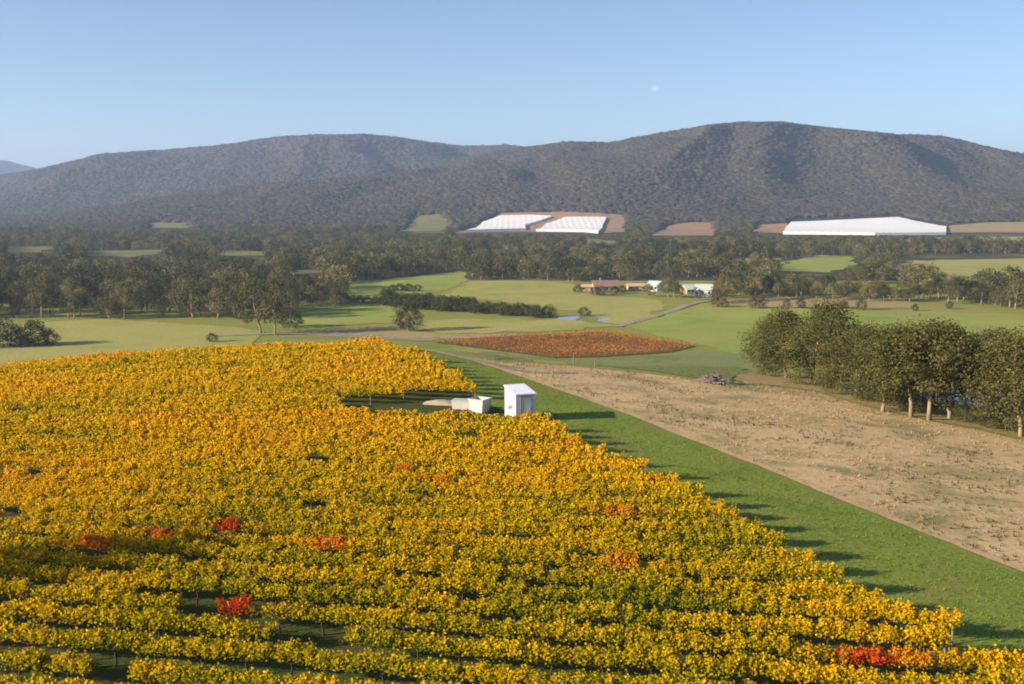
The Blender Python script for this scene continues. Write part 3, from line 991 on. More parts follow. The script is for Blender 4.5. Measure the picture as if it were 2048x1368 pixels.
LIM = pair_tree('lime_tree', 351, M['lime'], H=6, spread=.5, base=.1, clumps=18, leaves=60, ls=0.45, cr=.2)
FAR = [whole_tree('far_gum', 400 + i, M['gum'], H=12, spread=[.36, .42, .32, .46, .38][i], base=[.2, .15, .26, .12, .1][i], clumps=[15, 18, 14, 18, 16][i], leaves=36, ls=0.95, cr=[.17, .17, .16, .18, .17][i], forks=3) for i in range(5)]


def tree(px, py, hpx, kinds, name, label, group=None, wide=1.0, parts=True, HH=12.0, xyz=None):
    x, y, z = xyz if xyz else hit(px, py)
    z = float(HT(x, y))
    dist = y * math.cos(PITCH) - (z - CAMZ) * math.sin(PITCH)
    h = hpx * dist / FPX
    s = h / HH
    t, c = kinds[rng.integers(len(kinds))]
    e = bpy.data.objects.new(name, None)
    COL.objects.link(e)
    e.location = (x, y, z)
    e.rotation_euler = (0, 0, rng.uniform(0, 6.28))
    e.scale = (s * wide, s * wide, s)
    ob('trunk', t, e); ob('crown', c, e)
    tag(e, label, 'shrub' if 'shrub' in name or 'bush' in name else 'tree', group)
    return e


# --- the grove at the edge of the dry field
GROVE = [(1525, 742, 98, 1.05, 'leaning grey-green gum, outermost of the grove beside the sage paddock'),
         (1572, 756, 132, 1.0, 'second gum in from the sage paddock end of the grove'),
         (1622, 768, 140, 1.05, 'broad gum in front of the tallest tree of the grove'),
         (1655, 752, 146, 1.0, 'tallest gum of the grove with its top against the far straw meadow'),
         (1712, 795, 150, 1.05, 'dense dark-based gum just before the pale bare trunk'),
         (1765, 823, 176, 1.0, 'gum with a long pale bare trunk at the dry field edge'),
         (1822, 834, 190, 1.0, 'gum next to the pale-trunked one, thin trunk at the field edge'),
         (1858, 840, 196, 0.95, 'slender gum between thin trunks in the middle of the grove'),
         (1800, 800, 158, 1.1, 'gum set back behind the pale-trunked tree'),
         (1900, 838, 186, 1.0, 'gum before the glimpse of blue dam water'),
         (1960, 800, 150, 1.05, 'gum standing behind the dam glimpse'),
         (1993, 858, 185, 0.95, 'pale thick-trunked gum beyond the dam glimpse'),
         (2042, 874, 205, 1.0, 'gum at the frame edge end of the grove'),
         (2105, 884, 215, 1.0, 'gum beyond the end of the grove, reaching in from outside')]
for px, py, hp, w, lab in GROVE:
    tree(px, py, hp * rng.uniform(.92, 1.05), NEAR, 'gum_tree', lab, None, w * 1.3, True, 10.0)
for k, (px, py, hp) in enumerate(sorted([(1545, 752, 60), (1600, 768, 60), (1680, 788, 66), (1735, 802, 60), (1790, 812, 58), (1835, 826, 62), (1880, 826, 50), (2010, 862, 60), (2070, 876, 66), (1650, 776, 54), (1930, 846, 40), (1975, 856, 40)])):
    tree(px, py, hp, NEARB, 'understorey_shrub', '%s dark leafy shrub under the grove, counted from the brush pile end' % nth(k + 1), 'shrubs under the grove', 1.0, True, 5.0)

# --- trees and shrubs that stand out in the valley
tree(815, 662, 60, [pair_tree('field_tree', 360, M['shrub'], H=9, spread=.44, base=.05, clumps=36, leaves=100, ls=.42, cr=.15)], 'field_tree', 'lone round tree on the straw meadow before the hedgerow', None, 1.05, True, 9)
tree(550, 670, 100, MIDP, 'gum_tree', 'tall gum with pale trunks just past the vineyard crest', None, .9)
tree(522, 668, 112, MIDP, 'gum_tree', 'taller of the two gums just past the vineyard crest', None, .9)
tree(580, 655, 38, SHR, 'field_shrub', 'round dark bush beside the two gums past the crest', None, 1.1, True, 5)
tree(425, 684, 18, SHR, 'field_shrub', 'small dark bush poking up behind the vineyard crest', None, 1.1, True, 5)
for i, (px, py, hp) in enumerate([(785, 582, 13), (800, 583, 16), (818, 583, 16), (836, 582, 13)]):
    tree(px, py, hp, SHR, 'field_shrub', '%s bush of the oval clump on the green pasture, counted towards the farm' % nth(i + 1), 'bushes of the oval clump', 1.2, True, 5)
for i in range(26):
    t = i / 25
    px = 772 + 320 * t + rng.uniform(-4, 4); py = 612 + 24 * t + rng.uniform(-2, 2)
    tree(px, py, 30 - 9 * t + rng.uniform(-4, 5), SHR, 'hedgerow_shrub', 'bushy shrub, %s from the lone round tree in the slanting meadow hedgerow' % nth(i + 1), 'shrubs of the slanting hedgerow', 1.15, True, 5)
for k, (px, py, hp) in enumerate([(690, 606, 18), (705, 606, 16), (720, 606, 15), (735, 606, 14), (750, 607, 12), (765, 608, 14)]):
    tree(px, py, hp, SHR, 'hedgerow_shrub', '%s low shrub of the hedge between green pastures, counted towards the lone tree' % nth(k + 1), 'low hedge between the pastures', 1.3, True, 5)
tree(1168, 632, 18, SHR, 'field_shrub', 'small dark shrub on the bank between the two ponds', None, 1.2, True, 5)
for k, (px, py, hp) in enumerate([(-40, 694, 62), (5, 693, 55), (40, 693, 40), (72, 690, 50), (98, 690, 30)]):
    tree(px, py, hp, SHR, 'field_shrub', '%s dark bush of the clump on the pale pasture, counted towards the crest' % nth(k + 1), 'dark clump on the pale pasture', 1.0, True, 5)
tree(50, 693, 24, [LIM], 'lime_shrub', 'yellow-green bush inside the dark clump', None, 1.0, True, 6)  # yellow-green leaf material, paler than the shrub leaves around it
for k, (px, py, hp) in enumerate([(1432, 614, 20), (1448, 615, 18), (1507, 617, 24), (1525, 617, 22), (1574, 617, 19), (1684, 616, 15), (1692, 617, 13)]):
    tree(px, py, hp, RSH, 'russet_shrub', '%s russet bush along the straw meadow edge, counted from the farm' % nth(k + 1), 'russet bushes on the straw meadow', 1.0, True, 5)
for k, (px, py, hp) in enumerate([(1602, 616, 20), (1722, 620, 24), (1830, 622, 14), (1900, 618, 16)]):
    tree(px, py, hp, SHR, 'field_shrub', '%s small green bush along the straw meadow edge, counted from the farm' % nth(k + 1), 'green bushes on the straw meadow edge', .8, True, 5)
for k, (px, py, hp) in enumerate([(1775, 560, 32), (1850, 556, 24), (1868, 562, 18)]):
    tree(px, py, hp, MIDP, 'paddock_tree', '%s round tree on the far pale meadow, %s of the three' % (('big', 'middling', 'small')[k], ('largest', 'second', 'smallest')[k]), 'trees on the far meadow edge', 1.2)
tree(378, 500, 24, [AMB], 'amber_tree', 'single orange autumn tree in the forest', None, 1.0, True, 9)

# --- belt of trees between the straw meadow and the far pale meadow
belt = []
for k in range(64):
    t = k / 63.0
    bxp = 1446 + 640 * t + rng.uniform(-7, 7)
    byp = 593 + 22 * t ** 1.5 + rng.uniform(-9, 4)
    belt.append((bxp, byp, rng.uniform(24, 46) * (1 - 0.12 * math.sin(6 * t))))
for k, (px, py, hp) in enumerate(sorted(belt)):
    tree(px, py, hp, MIDP, 'gum_tree', '%s gum of the belt behind the straw meadow, counted away from the farm' % nth(k + 1), 'belt behind the straw meadow', rng.uniform(1.05, 1.45))

# --- shade tree past the frame edge whose shadow lies over the near vines
sx, sy, _ = hit(-5, 1150, 0.8)
L = 15.0
shx, shy = sx + sdir.x / math.hypot(sdir.x, sdir.y) * L, sy + sdir.y / math.hypot(sdir.x, sdir.y) * L
e = tree(0, 0, 0, NEAR, 'shade_tree', 'gum beside the vineyard whose shadow falls over the rows', None, 1.0, True, 10.0, (shx, shy, 0))
e.scale = (1.0, 1.0, 1.0)

# --- forest: nearest trees are single objects, the rest one mass
OPEN = [[(-900, 745), (-900, 660), (0, 662), (70, 648), (200, 638), (330, 646), (470, 655), (500, 664), (560, 664), (600, 640), (610, 625), (690, 612), (690, 570), (800, 553), (930, 538), (940, 560), (1080, 560), (1140, 566), (1150, 590), (1290, 592), (1420, 604), (1440, 606), (1500, 594), (1700, 594), (1840, 602), (1990, 622), (2100, 632), (2900, 640), (2900, 1400), (-900, 1400)],
        [(1780, 556), (1788, 528), (1830, 519), (2048, 515), (2900, 510), (2900, 588), (2048, 578), (1900, 576), (1830, 570)],
        [(1550, 534), (1640, 508), (1704, 512), (1710, 534), (1660, 548), (1560, 544)],
        [(1438, 520), (1560, 514), (1560, 532), (1438, 534)],
        [(1830, 474), (2900, 466), (2900, 488), (1860, 488)],
        [(798, 465), (822, 430), (882, 427), (907, 445), (888, 465)],
        [(283, 457), (300, 445), (382, 445), (387, 458)], [(476, 458), (490, 447), (517, 447), (520, 458)],
        [(688, 492), (830, 487), (838, 498), (700, 500)], [(1078, 484), (1150, 476), (1262, 485), (1240, 494), (1100, 492)],
        [(3, 500), (50, 491), (62, 503), (10, 507)], [(320, 548), (350, 530), (370, 548)],
        [(900, 468), (998, 425), (1110, 422), (1255, 429), (1255, 466), (1190, 470), (1050, 466)],
        [(1296, 474), (1335, 447), (1385, 443), (1432, 444), (1434, 474)],
        [(1500, 468), (1508, 448), (1570, 446), (1580, 436), (1800, 429), (1840, 436), (1905, 446), (1980, 443), (2600, 437), (2600, 466), (1890, 470)],
        [(1150, 600), (1150, 562), (1300, 560), (1440, 562), (1440, 608)]]
EXTRA = [[(5, 505), (15, 496), (110, 494), (115, 504)], [(165, 513), (200, 503), (320, 499), (335, 508), (240, 515)], [(428, 512), (440, 503), (520, 503), (545, 512)], [(560, 548), (600, 540), (660, 542), (640, 552)]]
for k, pl in enumerate(EXTRA):
    patch('clearing', pl, M['scrub'], 0.35, 6, rag=22)
OPEN += EXTRA
PROT = EXTRA + [OPEN[12], OPEN[13], OPEN[14], OPEN[2], OPEN[5], OPEN[6]]
SMALLOPEN = OPEN[2:4]


def any_in(px, py, polys):
    k = np.zeros(np.shape(px), bool)
    for p in polys:
        k |= inpoly(px, py, p)
    return k


pts = []
for y in np.arange(415, 1660, 8.2):
    xm = y * 0.60 + 40
    xs = np.arange(-xm, xm, 9.0 + 0.0018 * y)
    xs = xs + rng.uniform(-4.2, 4.2, len(xs)); yy = y + rng.uniform(-3.8, 3.8, len(xs))
    pts.append(np.column_stack([xs, yy]))
pts = np.concatenate(pts)
z = HT(pts[:, 0], pts[:, 1])
px, py = project(pts[:, 0], pts[:, 1], z)
keep = ~any_in(px, py, OPEN)
dens = fbm(pts[:, 0] / 45 + 2, pts[:, 1] / 70 + 6, 3)
keep &= dens > np.where(px < 900, 0.385, 0.41)
pts, z, px, py, dens = pts[keep], z[keep], px[keep], py[keep], dens[keep]
hgt = rng.uniform(3.5, 11.0, len(pts)) * (1 + 0.22 * sstep(620, 480, pts[:, 1])) * (0.75 + 0.6 * fbm(pts[:, 0] / 60, pts[:, 1] / 60 + 3, 2))
def hides(hh):
    k = np.zeros(len(pts), bool)
    for fr in (0.3, 0.6, 0.85, 1.0):
        k |= any_in(px, project(pts[:, 0], pts[:, 1], z + hh * fr)[1], PROT)
    return k


for _ in range(4):
    hgt = np.where(hides(hgt), hgt * 0.65, hgt)
ok = ~hides(hgt * 0.9) & (hgt > 1.6)
pts, z, px, py, hgt = pts[ok], z[ok], px[ok], py[ok], hgt[ok]
vis = (px > -20) & (px < 2068)
order = [int(i) for i in np.argsort(pts[:, 1]) if vis[i]][:150]
oset = set(order)
ZONES = [(lambda a: a < 330, 'olive gum in the front of the forest behind the pale pasture', 'front trees behind the pale pasture'),
         (lambda a: a < 700, 'olive gum in the forest edge beyond the vineyard crest', 'front trees beyond the vineyard crest'),
         (lambda a: a < 1150, 'gum in the wood edge behind the big central meadow', 'front trees behind the central meadow'),
         (lambda a: a < 1460, 'gum in the wood around the farm houses', 'trees round the farm houses'),
         (lambda a: True, 'gum in the tree belt behind the grove and the straw meadow', 'tree belt behind the grove')]
HOW = ['counted away from the dark clump', 'counted from the pale pasture side', 'counted towards the farm', 'counted away from the terracotta house', 'counted away from the farm']
count = [0] * 5
for i in sorted(order, key=lambda i: px[i]):
    zi = next(k for k, z_ in enumerate(ZONES) if z_[0](px[i]))
    count[zi] += 1
    grp = ZONES[zi][2]
    lab = '%s gum of the %s, %s' % (nth(count[zi]), grp, HOW[zi])
    x, y = pts[i]
    t, c = MIDP[rng.integers(len(MIDP))]
    s = hgt[i] / 12.0 * 1.06; w = rng.uniform(.9, 1.25)
    e = bpy.data.objects.new('gum_tree', None)
    COL.objects.link(e)
    e.location = (x, y, z[i]); e.rotation_euler = (0, 0, rng.uniform(0, 6.28)); e.scale = (s * w, s * w, s)
    ob('trunk', t, e); ob('crown', c, e)
    tag(e, lab, 'tree', grp)


# geometry-node scatter of mesh copies on a cloud of points
def scatter_object(name, P, rotz, scl, index, sources, label, prim=None):
    me = bpy.data.meshes.new(name)
    me.vertices.add(len(P)); me.vertices.foreach_set('co', np.asarray(P, np.float32).ravel())
    for nm, typ, arr in (('rot', 'FLOAT_VECTOR', np.column_stack([np.zeros(len(P)), np.zeros(len(P)), rotz])), ('scl', 'FLOAT_VECTOR', scl)):
        a = me.attributes.new(nm, typ, 'POINT'); a.data.foreach_set('vector', np.asarray(arr, np.float32).ravel())
    a = me.attributes.new('idx', 'INT', 'POINT'); a.data.foreach_set('value', np.asarray(index, np.int32))
    o = ob(name, me)
    tag(o, label, 'forest', None, 'stuff')
    ng = bpy.data.node_groups.new(name + '_scatter', 'GeometryNodeTree')
    ng.interface.new_socket('Geometry', in_out='INPUT', socket_type='NodeSocketGeometry')
    ng.interface.new_socket('Geometry', in_out='OUTPUT', socket_type='NodeSocketGeometry')
    N = ng.nodes; Lk = ng.links
    gi = N.new('NodeGroupInput'); go = N.new('NodeGroupOutput')
    iop = N.new('GeometryNodeInstanceOnPoints')
    gti = N.new('GeometryNodeGeometryToInstance')
    if prim is None:
        for s in reversed(sources):
            oi = N.new('GeometryNodeObjectInfo'); oi.transform_space = 'ORIGINAL'
            oi.inputs['Object'].default_value = s
            oi.inputs['As Instance'].default_value = False
            g2 = N.new('GeometryNodeGeometryToInstance')
            Lk.new(oi.outputs['Geometry'], g2.inputs[0])
            src = g2.outputs[0]
            if 'jn' not in locals():
                jn = N.new('GeometryNodeJoinGeometry')
            Lk.new(src, jn.inputs[0])
    else:
        jn = N.new('GeometryNodeJoinGeometry')
        for k in range(prim[0]):
            ico = N.new('GeometryNodeMeshIcoSphere')
            ico.inputs['Radius'].default_value = 0.5; ico.inputs['Subdivisions'].default_value = prim[2]
            sp = N.new('GeometryNodeSetPosition')
            nz = N.new('ShaderNodeTexNoise'); nz.noise_dimensions = '4D'
            nz.inputs['W'].default_value = k * 3.7; nz.inputs['Scale'].default_value = 2.6; nz.inputs['Detail'].default_value = 2.0
            sub = N.new('ShaderNodeVectorMath'); sub.operation = 'SUBTRACT'; sub.inputs[1].default_value = (0.5, 0.5, 0.5)
            mul = N.new('ShaderNodeVectorMath'); mul.operation = 'SCALE'; mul.inputs['Scale'].default_value = 1.3
            Lk.new(nz.outputs['Color'], sub.inputs[0]); Lk.new(sub.outputs[0], mul.inputs[0])
            Lk.new(ico.outputs[0], sp.inputs['Geometry']); Lk.new(mul.outputs[0], sp.inputs['Offset'])
            sm = N.new('GeometryNodeSetMaterial'); sm.inputs['Material'].default_value = prim[1]
            Lk.new(sp.outputs[0], sm.inputs[0])
            ss = N.new('GeometryNodeSetShadeSmooth'); Lk.new(sm.outputs[0], ss.inputs[0])
            g2 = N.new('GeometryNodeGeometryToInstance'); Lk.new(ss.outputs[0], g2.inputs[0])
            Lk.new(g2.outputs[0], jn.inputs[0])
    Lk.new(gi.outputs[0], iop.inputs['Points'])
    Lk.new(jn.outputs[0], iop.inputs['Instance'])
    iop.inputs['Pick Instance'].default_value = True
    for nm, sock, dt in (('idx', 'Instance Index', 'INT'), ('rot', 'Rotation', 'FLOAT_VECTOR'), ('scl', 'Scale', 'FLOAT_VECTOR')):
        na = N.new('GeometryNodeInputNamedAttribute'); na.data_type = dt
        na.inputs['Name'].default_value = nm
        Lk.new(na.outputs[0], iop.inputs[sock])
    Lk.new(iop.outputs[0], go.inputs[0])
    md = o.modifiers.new('scatter', 'NODES'); md.node_group = ng
    return o


# five single far trees carry the meshes that the forest repeats
far_i = [int(i) for i in np.argsort(pts[:, 1]) if vis[i] and int(i) not in oset][:5]
farobs = []
FARLAB = ['gum close behind the forest front']
for k, i in enumerate(far_i):
    s = hgt[i] / 12.0
    e = ob('gum_tree', FAR[k], None, (pts[i, 0], pts[i, 1], z[i]), 0, (s, s, s))
    tag(e, '%s of five gums just behind the forest front, counted by nearness' % nth(k + 1), 'tree', 'second line of the forest')
    farobs.append(e)
bset = oset | set(far_i)
rest = np.array([i for i in range(len(pts)) if i not in bset])
s = hgt[rest] / 12.0
w = rng.uniform(.95, 1.3, len(rest))
scatter_object('forest', np.column_stack([pts[rest], z[rest]]), rng.uniform(0, 6.28, len(rest)), np.column_stack([s * w, s * w, s]), rng.integers(0, 5, len(rest)), farobs, 'olive-brown gum forest filling the valley floor up to the hills')

hm = NT('hill_tree_crowns')
hoi = hm.n('ShaderNodeObjectInfo')
hn = hm.noise(hm.pos(), 0.004, 4, 0.6)
hf = hm.math('ADD', hm.math('MULTIPLY', hoi.outputs['Random'], 0.6), hm.math('MULTIPLY', hn, 0.5))
hc = hm.ramp(hf, [(0.1, (0.042, 0.037, 0.025)), (0.5, (0.060, 0.050, 0.031)), (0.9, (0.080, 0.065, 0.040))])
M['hilltrees'] = hm.finish(hc, 1.0, None, 0.0)


def hill_trees(name, k, x0, x1, y0, y1, sp, size, label):
    X, Y = np.meshgrid(np.arange(x0, x1, sp), np.arange(y0, y1, sp))
    X = X.ravel() + rng.uniform(-.5, .5, X.size) * sp; Y = Y.ravel() + rng.uniform(-.5, .5, Y.size) * sp
    Z = range_z(k, X, Y)
    px, py = project(X, Y, Z)
    q = (px > -120) & (px < 2170) & (Z > -1)
    for kk in RANGES:
        if kk != k:
            q &= Z >= range_z(kk, X, Y) - 2
    X, Y, Z, px, py = X[q], Y[q], Z[q], px[q], py[q]
    h = size * rng.uniform(.7, 1.35, len(X)) * (0.7 + 0.6 * fbm(X / 60, Y / 60, 2))
    _, ty = project(X, Y, Z + h * .7)
    q = ~any_in(px, py, OPEN) & ~any_in(px, ty, PROT)
    # hidden behind the crest: leave out
    X, Y, Z, h = X[q], Y[q], Z[q], h[q]
    w = h * rng.uniform(1.5, 2.2, len(X))
    return scatter_object(name, np.column_stack([X, Y, Z + h * .10]), rng.uniform(0, 6.28, len(X)), np.column_stack([w, w, h]), rng.integers(0, 4, len(X)), None, label, (4, M['hilltrees'], 2))


hill_trees('hill_forest', 'R', -1700, 1750, 1600, 3020, 7.0, 7.6, 'brown-green eucalypt forest covering the nearer hill')
hill_trees('mountain_forest', 'L', -2500, 600, 2480, 4420, 10, 10, 'blue-grey eucalypt forest covering the farther mountain')

# ------------------------------------------------------------------ rust-coloured vine block in the valley
RUST = [floor_hit(*p) for p in [(868, 684), (1000, 674), (1130, 667), (1200, 663), (1290, 675), (1392, 692), (1340, 704), (1200, 713), (1110, 715), (1000, 701)]]
patch('rust_block_floor', RUST, M['rustfloor'], 0.17, 4, True)
bx = np.array(RUST)
P = []
for yr in np.arange(bx[:, 1].min() - 20, bx[:, 1].max() + 20, 2.4):
    xr = np.arange(bx[:, 0].min(), bx[:, 0].max(), 0.085)
    P.append(np.column_stack([xr, yr + xr * 0.12 + rng.normal(0, .24, len(xr))]))
P = np.concatenate(P); P = P[inpoly(P[:, 0], P[:, 1], RUST)]
zz = G(P[:, 0], P[:, 1]) + rng.uniform(.35, 1.45, len(P))
c = np.column_stack([P, zz])
nr = np.column_stack([rng.normal(0, .6, len(c)), rng.normal(0, .6, len(c)) - .3, rng.normal(.6, .4, len(c))])
v, f = diamonds(c, nr, rng.uniform(.22, .38, len(c)), .85, rng)
hue = np.clip(0.52 + 1.7 * (fbm(P[:, 0] / 16, P[:, 1] / 9, 3) - .5) + rng.normal(0, .13, len(c)), 0, 1)
o = ob('rust_vines', mesh_np('rust_vines', v, f, rep4(np.column_stack([hue, rng.uniform(.8, 1.1, len(c)), np.zeros(len(c))])), (M['rust'],)))
tag(o, 'rust-orange vine block on the lower slope beyond the dry field', 'vines', None, 'stuff')

# ------------------------------------------------------------------ white shed at the row ends
def shed():
    x, y, _ = hit(1040, 838)
    z = float(G(x, y)) + 0.03
    e = bpy.data.objects.new('shed', None); COL.objects.link(e)
    e.location = (x, y, z); e.rotation_euler = (0, 0, R(19))
    W, Dp, hf, hb = 0.84, 1.38, 2.22, 2.50           # half width, half depth, eave heights
    # local: -Y wall faces the camera side with the door after rotation, -X wall carries the paint marks
    m = MB()
    m.add([(-W, -Dp, 0), (W, -Dp, 0), (W, Dp, 0), (-W, Dp, 0), (-W, -Dp, hf), (W, -Dp, hf), (W, Dp, hb), (-W, Dp, hb)],
          [(0, 1, 5, 4), (1, 2, 6, 5), (2, 3, 7, 6), (3, 0, 4, 7)])
    ob('wall', m.mesh('shed_wall', M['white_metal']), e)
    # rib battens of the sheet walls
    for k in range(7):
        u = -W + 0.1 + k * (2 * W - 0.2) / 6
        b = MB(); b.box(-W - 0.014, -W, u * Dp / W - 0.02, u * Dp / W + 0.02, 0.03, hf - 0.02)
        ob('wall_rib', b.mesh('shed_wall_rib', M['white_metal']), e)
    t = 0.07; o_ = 0.09
    m = MB()
    a, b_ = hf - 0.02, hb + 0.03
    m.add([(-W - o_, -Dp - o_, a), (W + o_, -Dp - o_, a), (W + o_, Dp + o_, b_), (-W - o_, Dp + o_, b_), (-W - o_, -Dp - o_, a + t), (W + o_, -Dp - o_, a + t), (W + o_, Dp + o_, b_ + t), (-W - o_, Dp + o_, b_ + t)],
          [(0, 3, 2, 1), (4, 5, 6, 7), (0, 1, 5, 4), (1, 2, 6, 5), (2, 3, 7, 6), (3, 0, 4, 7)])
    roof = ob('roof', m.mesh('shed_roof', M['roof_white']), e)
    for k in range(8):
        u = -W + 0.06 + k * (2 * W - 0.12) / 7
        b = MB()
        b.add([(u - .02, -Dp - o_, a + t), (u + .02, -Dp - o_, a + t), (u + .02, Dp + o_, b_ + t), (u - .02, Dp + o_, b_ + t), (u - .02, -Dp - o_, a + t + .025), (u + .02, -Dp - o_, a + t + .025), (u + .02, Dp + o_, b_ + t + .025), (u - .02, Dp + o_, b_ + t + .025)],
              [(4, 5, 6, 7), (0, 1, 5, 4), (1, 2, 6, 5), (2, 3, 7, 6), (3, 0, 4, 7)])
        ob('roof_rib', b.mesh('shed_roof_rib', M['roof_white']), roof)
    m = MB(); m.box(-0.36, 0.44, -Dp - 0.035, -Dp - 0.003, 0.06, 2.02)
    door = ob('door', m.mesh('shed_door', M['white_metal']), e)
    m = MB(); m.box(0.31, 0.36, -Dp - 0.09, -Dp - 0.035, 0.95, 1.12)
    ob('handle', m.mesh('door_handle', M['grey_pipe']), door)
    for nm, bb in (('door_jamb', (-0.44, -0.36, 0.0, 2.06)), ('door_jamb', (0.44, 0.49, 0.0, 2.06))):
        m = MB(); m.box(bb[0], bb[1], -Dp - 0.045, -Dp - 0.002, bb[2], bb[3]); ob(nm, m.mesh('shed_door_jamb', M['door_trim']), e)
    m = MB(); m.box(-0.44, 0.49, -Dp - 0.05, -Dp - 0.002, 2.06, 2.12); ob('door_lintel', m.mesh('shed_door_lintel', M['door_trim']), e)
    # violet scrawl on the wall that faces the vines: flat paint strokes
    m = MB(); g = random.Random(3)
    for k in range(9):
        yy = -0.55 + 0.11 * k + g.uniform(-.04, .04); zz_ = 0.95 + g.uniform(-.1, .25)
        pts_ = [(yy, zz_), (yy + g.uniform(-.1, .15), zz_ + g.uniform(.12, .3)), (yy + g.uniform(0, .2), zz_ - g.uniform(.05, .35))]
        for p, q in zip(pts_, pts_[1:]):
            d = Vector((q[0] - p[0], q[1] - p[1])); d.normalize(); nn = Vector((-d.y, d.x)) * 0.022
            xx = -W - 0.018 - 0.0005 * k
            m.add([(xx, p[0] + nn.x, p[1] + nn.y), (xx, q[0] + nn.x, q[1] + nn.y), (xx, q[0] - nn.x, q[1] - nn.y), (xx, p[0] - nn.x, p[1] - nn.y)], [(0, 1, 2, 3)])
    gr = ob('graffiti', m.mesh('shed_graffiti', M['graffiti']), e)
    gr['label'] = 'violet painted scrawl'
    tag(e, 'small white shed with sloping pale roof at the vine row ends', 'shed')
    return e


shed()


def frustum(m, w0, d0, w1, d1, z0, z1):
    m.add([(-w0, -d0, z0), (w0, -d0, z0), (w0, d0, z0), (-w0, d0, z0), (-w1, -d1, z1), (w1, -d1, z1), (w1, d1, z1), (-w1, d1, z1)],
          [(0, 3, 2, 1), (0, 1, 5, 4), (1, 2, 6, 5), (2, 3, 7, 6), (3, 0, 4, 7)])


# flared white tub
x, y, _ = hit(960, 826)
e = bpy.data.objects.new('harvest_tub', None); COL.objects.link(e)
e.location = (x, y, float(G(x, y)) + .03); e.rotation_euler = (0, 0, R(-32)); e.scale = (.85, .85, .82)
m = MB(); frustum(m, .62, .6, .84, .8, 0.12, 1.42); frustum(m, .70, .68, .78, .74, 0.5, 1.40)
ob('tub', m.mesh('tub_body', M['plastic_white']), e)
m = MB()
for a, b in ((-.9, -.8), (.8, .9)):
    m.box(a, b, -.86, .86, 1.40, 1.50)
m.box(-.8, .8, -.86, -.78, 1.40, 1.50); m.box(-.8, .8, .78, .86, 1.40, 1.50)
ob('rim', m.mesh('tub_rim', M['plastic_pink']), e)
for k in range(3):
    m = MB(); m.box(-.6 + .5 * k, -.4 + .5 * k, -.58, .58, 0, .12); ob('foot', m.mesh('tub_foot', M['postwood']), e)
tag(e, 'large flared white tub standing beside the shed', 'tub')
# low white bins
x, y, _ = hit(927, 822)
e = bpy.data.objects.new('picking_bin', None); COL.objects.link(e)
e.location = (x, y + .5, float(G(x, y + .5)) + .03); e.rotation_euler = (0, 0, R(-14))
m = MB(); frustum(m, .86, .5, .92, .56, 0.1, .78); ob('bin_body', m.mesh('bin_body', M['plastic_pink']), e)
m = MB(); m.box(-.97, .97, -.61, .61, .78, .83); ob('lid', m.mesh('bin_lid', M['plastic_white']), e)
for k in (-.6, 0, .6):
    m = MB(); m.box(k - .1, k + .1, -.5, .5, 0, .1); ob('foot', m.mesh('bin_foot', M['postwood']), e)
tag(e, 'low pale lidded bin beside the flared white tub', 'bin')
# gravel heap
x, y, _ = hit(880, 814)
xs, ys = np.meshgrid(np.linspace(-1.6, 1.6, 26), np.linspace(-1.0, 1.0, 18))
hh = .32 * np.clip(1 - (xs / 1.6) ** 2, 0, 1) * np.clip(1 - (ys / 1.0) ** 2, 0, 1) * (0.75 + .5 * fbm(xs * 2 + 5, ys * 2, 3)) - .03
i = np.arange(xs.size).reshape(xs.shape)
q = np.stack([i[:-1, :-1], i[:-1, 1:], i[1:, 1:], i[1:, :-1]], -1).reshape(-1, 4)
o = ob('gravel_heap', mesh_np('gravel_heap', np.stack([xs, ys, hh], -1).reshape(-1, 3), q, None, (M['gravel_pile'],), None, True), None, (x, y + 1.6, float(G(x, y + 1.6)) + .05), R(-10))
tag(o, 'low heap of pale gravel in the gap between vine blocks', 'gravel heap')
# coil of pipe lying in the shed's shade
x, y, _ = hit(1094, 838)
m = MB()
for k in range(5):
    rr = .42 - .02 * (k % 2); zz_ = .05 + .07 * k
    m.tube([(rr * math.cos(a), rr * math.sin(a), zz_) for a in np.linspace(0, 2 * math.pi, 22)], [.032] * 22, 6, False)
o = ob('pipe_coil', m.mesh('pipe_coil', M['grey_pipe'], True), None, (x, y, float(G(x, y)) + .16), 0)
o.rotation_euler = (R(14), 0, R(25))
tag(o, 'coil of grey irrigation pipe in the shadow of the shed', 'pipe coil')

# slim posts beside the dry field, and the fence along the track
for px, py, hp, lab in [(1147, 730, 26, 'tall slim post on the far edge of the dry field'), (1190, 737, 18, 'shorter slim post on the far edge of the dry field')]:
    x, y, z_ = hit(px, py)
    h = hp * y / FPX
    m = MB(); m.tube([(0, 0, -.3), (0.01, 0, h * .5), (0, 0, h)], [.07, .065, .06], 7); m.box(-.25, .25, -.03, .03, h * .88, h * .92)
    tag(ob('slim_post', m.mesh('slim_post', M['postwood']), None, (x, y, float(G(x, y)))), lab, 'post')
fl = [hit(px, 678 - 0.01 * abs(px - 680))[:2] for px in np.linspace(560, 765, 16)]
e = bpy.data.objects.new('fence', None); COL.objects.link(e)
m = MB(); m.box(-.09, .09, -.09, .09, -.3, 1.35)
fp = m.mesh('fence_post', M['postwood'])
e.location = (*fl[0], float(G(*fl[0])))
for a in fl:
    ob('post', fp, e, (a[0] - fl[0][0], a[1] - fl[0][1], float(G(*a)) - e.location.z))
for hz in (.55, 1.1):
    m = MB(); m.tube([(a[0] - fl[0][0], a[1] - fl[0][1] - .1, float(G(*a)) - e.location.z + hz) for a in fl], [.035] * len(fl), 5)
    ob('rail', m.mesh('fence_rail', M['postwood']), e)
tag(e, 'grey timber post and rail fence along the track past the crest', 'fence')
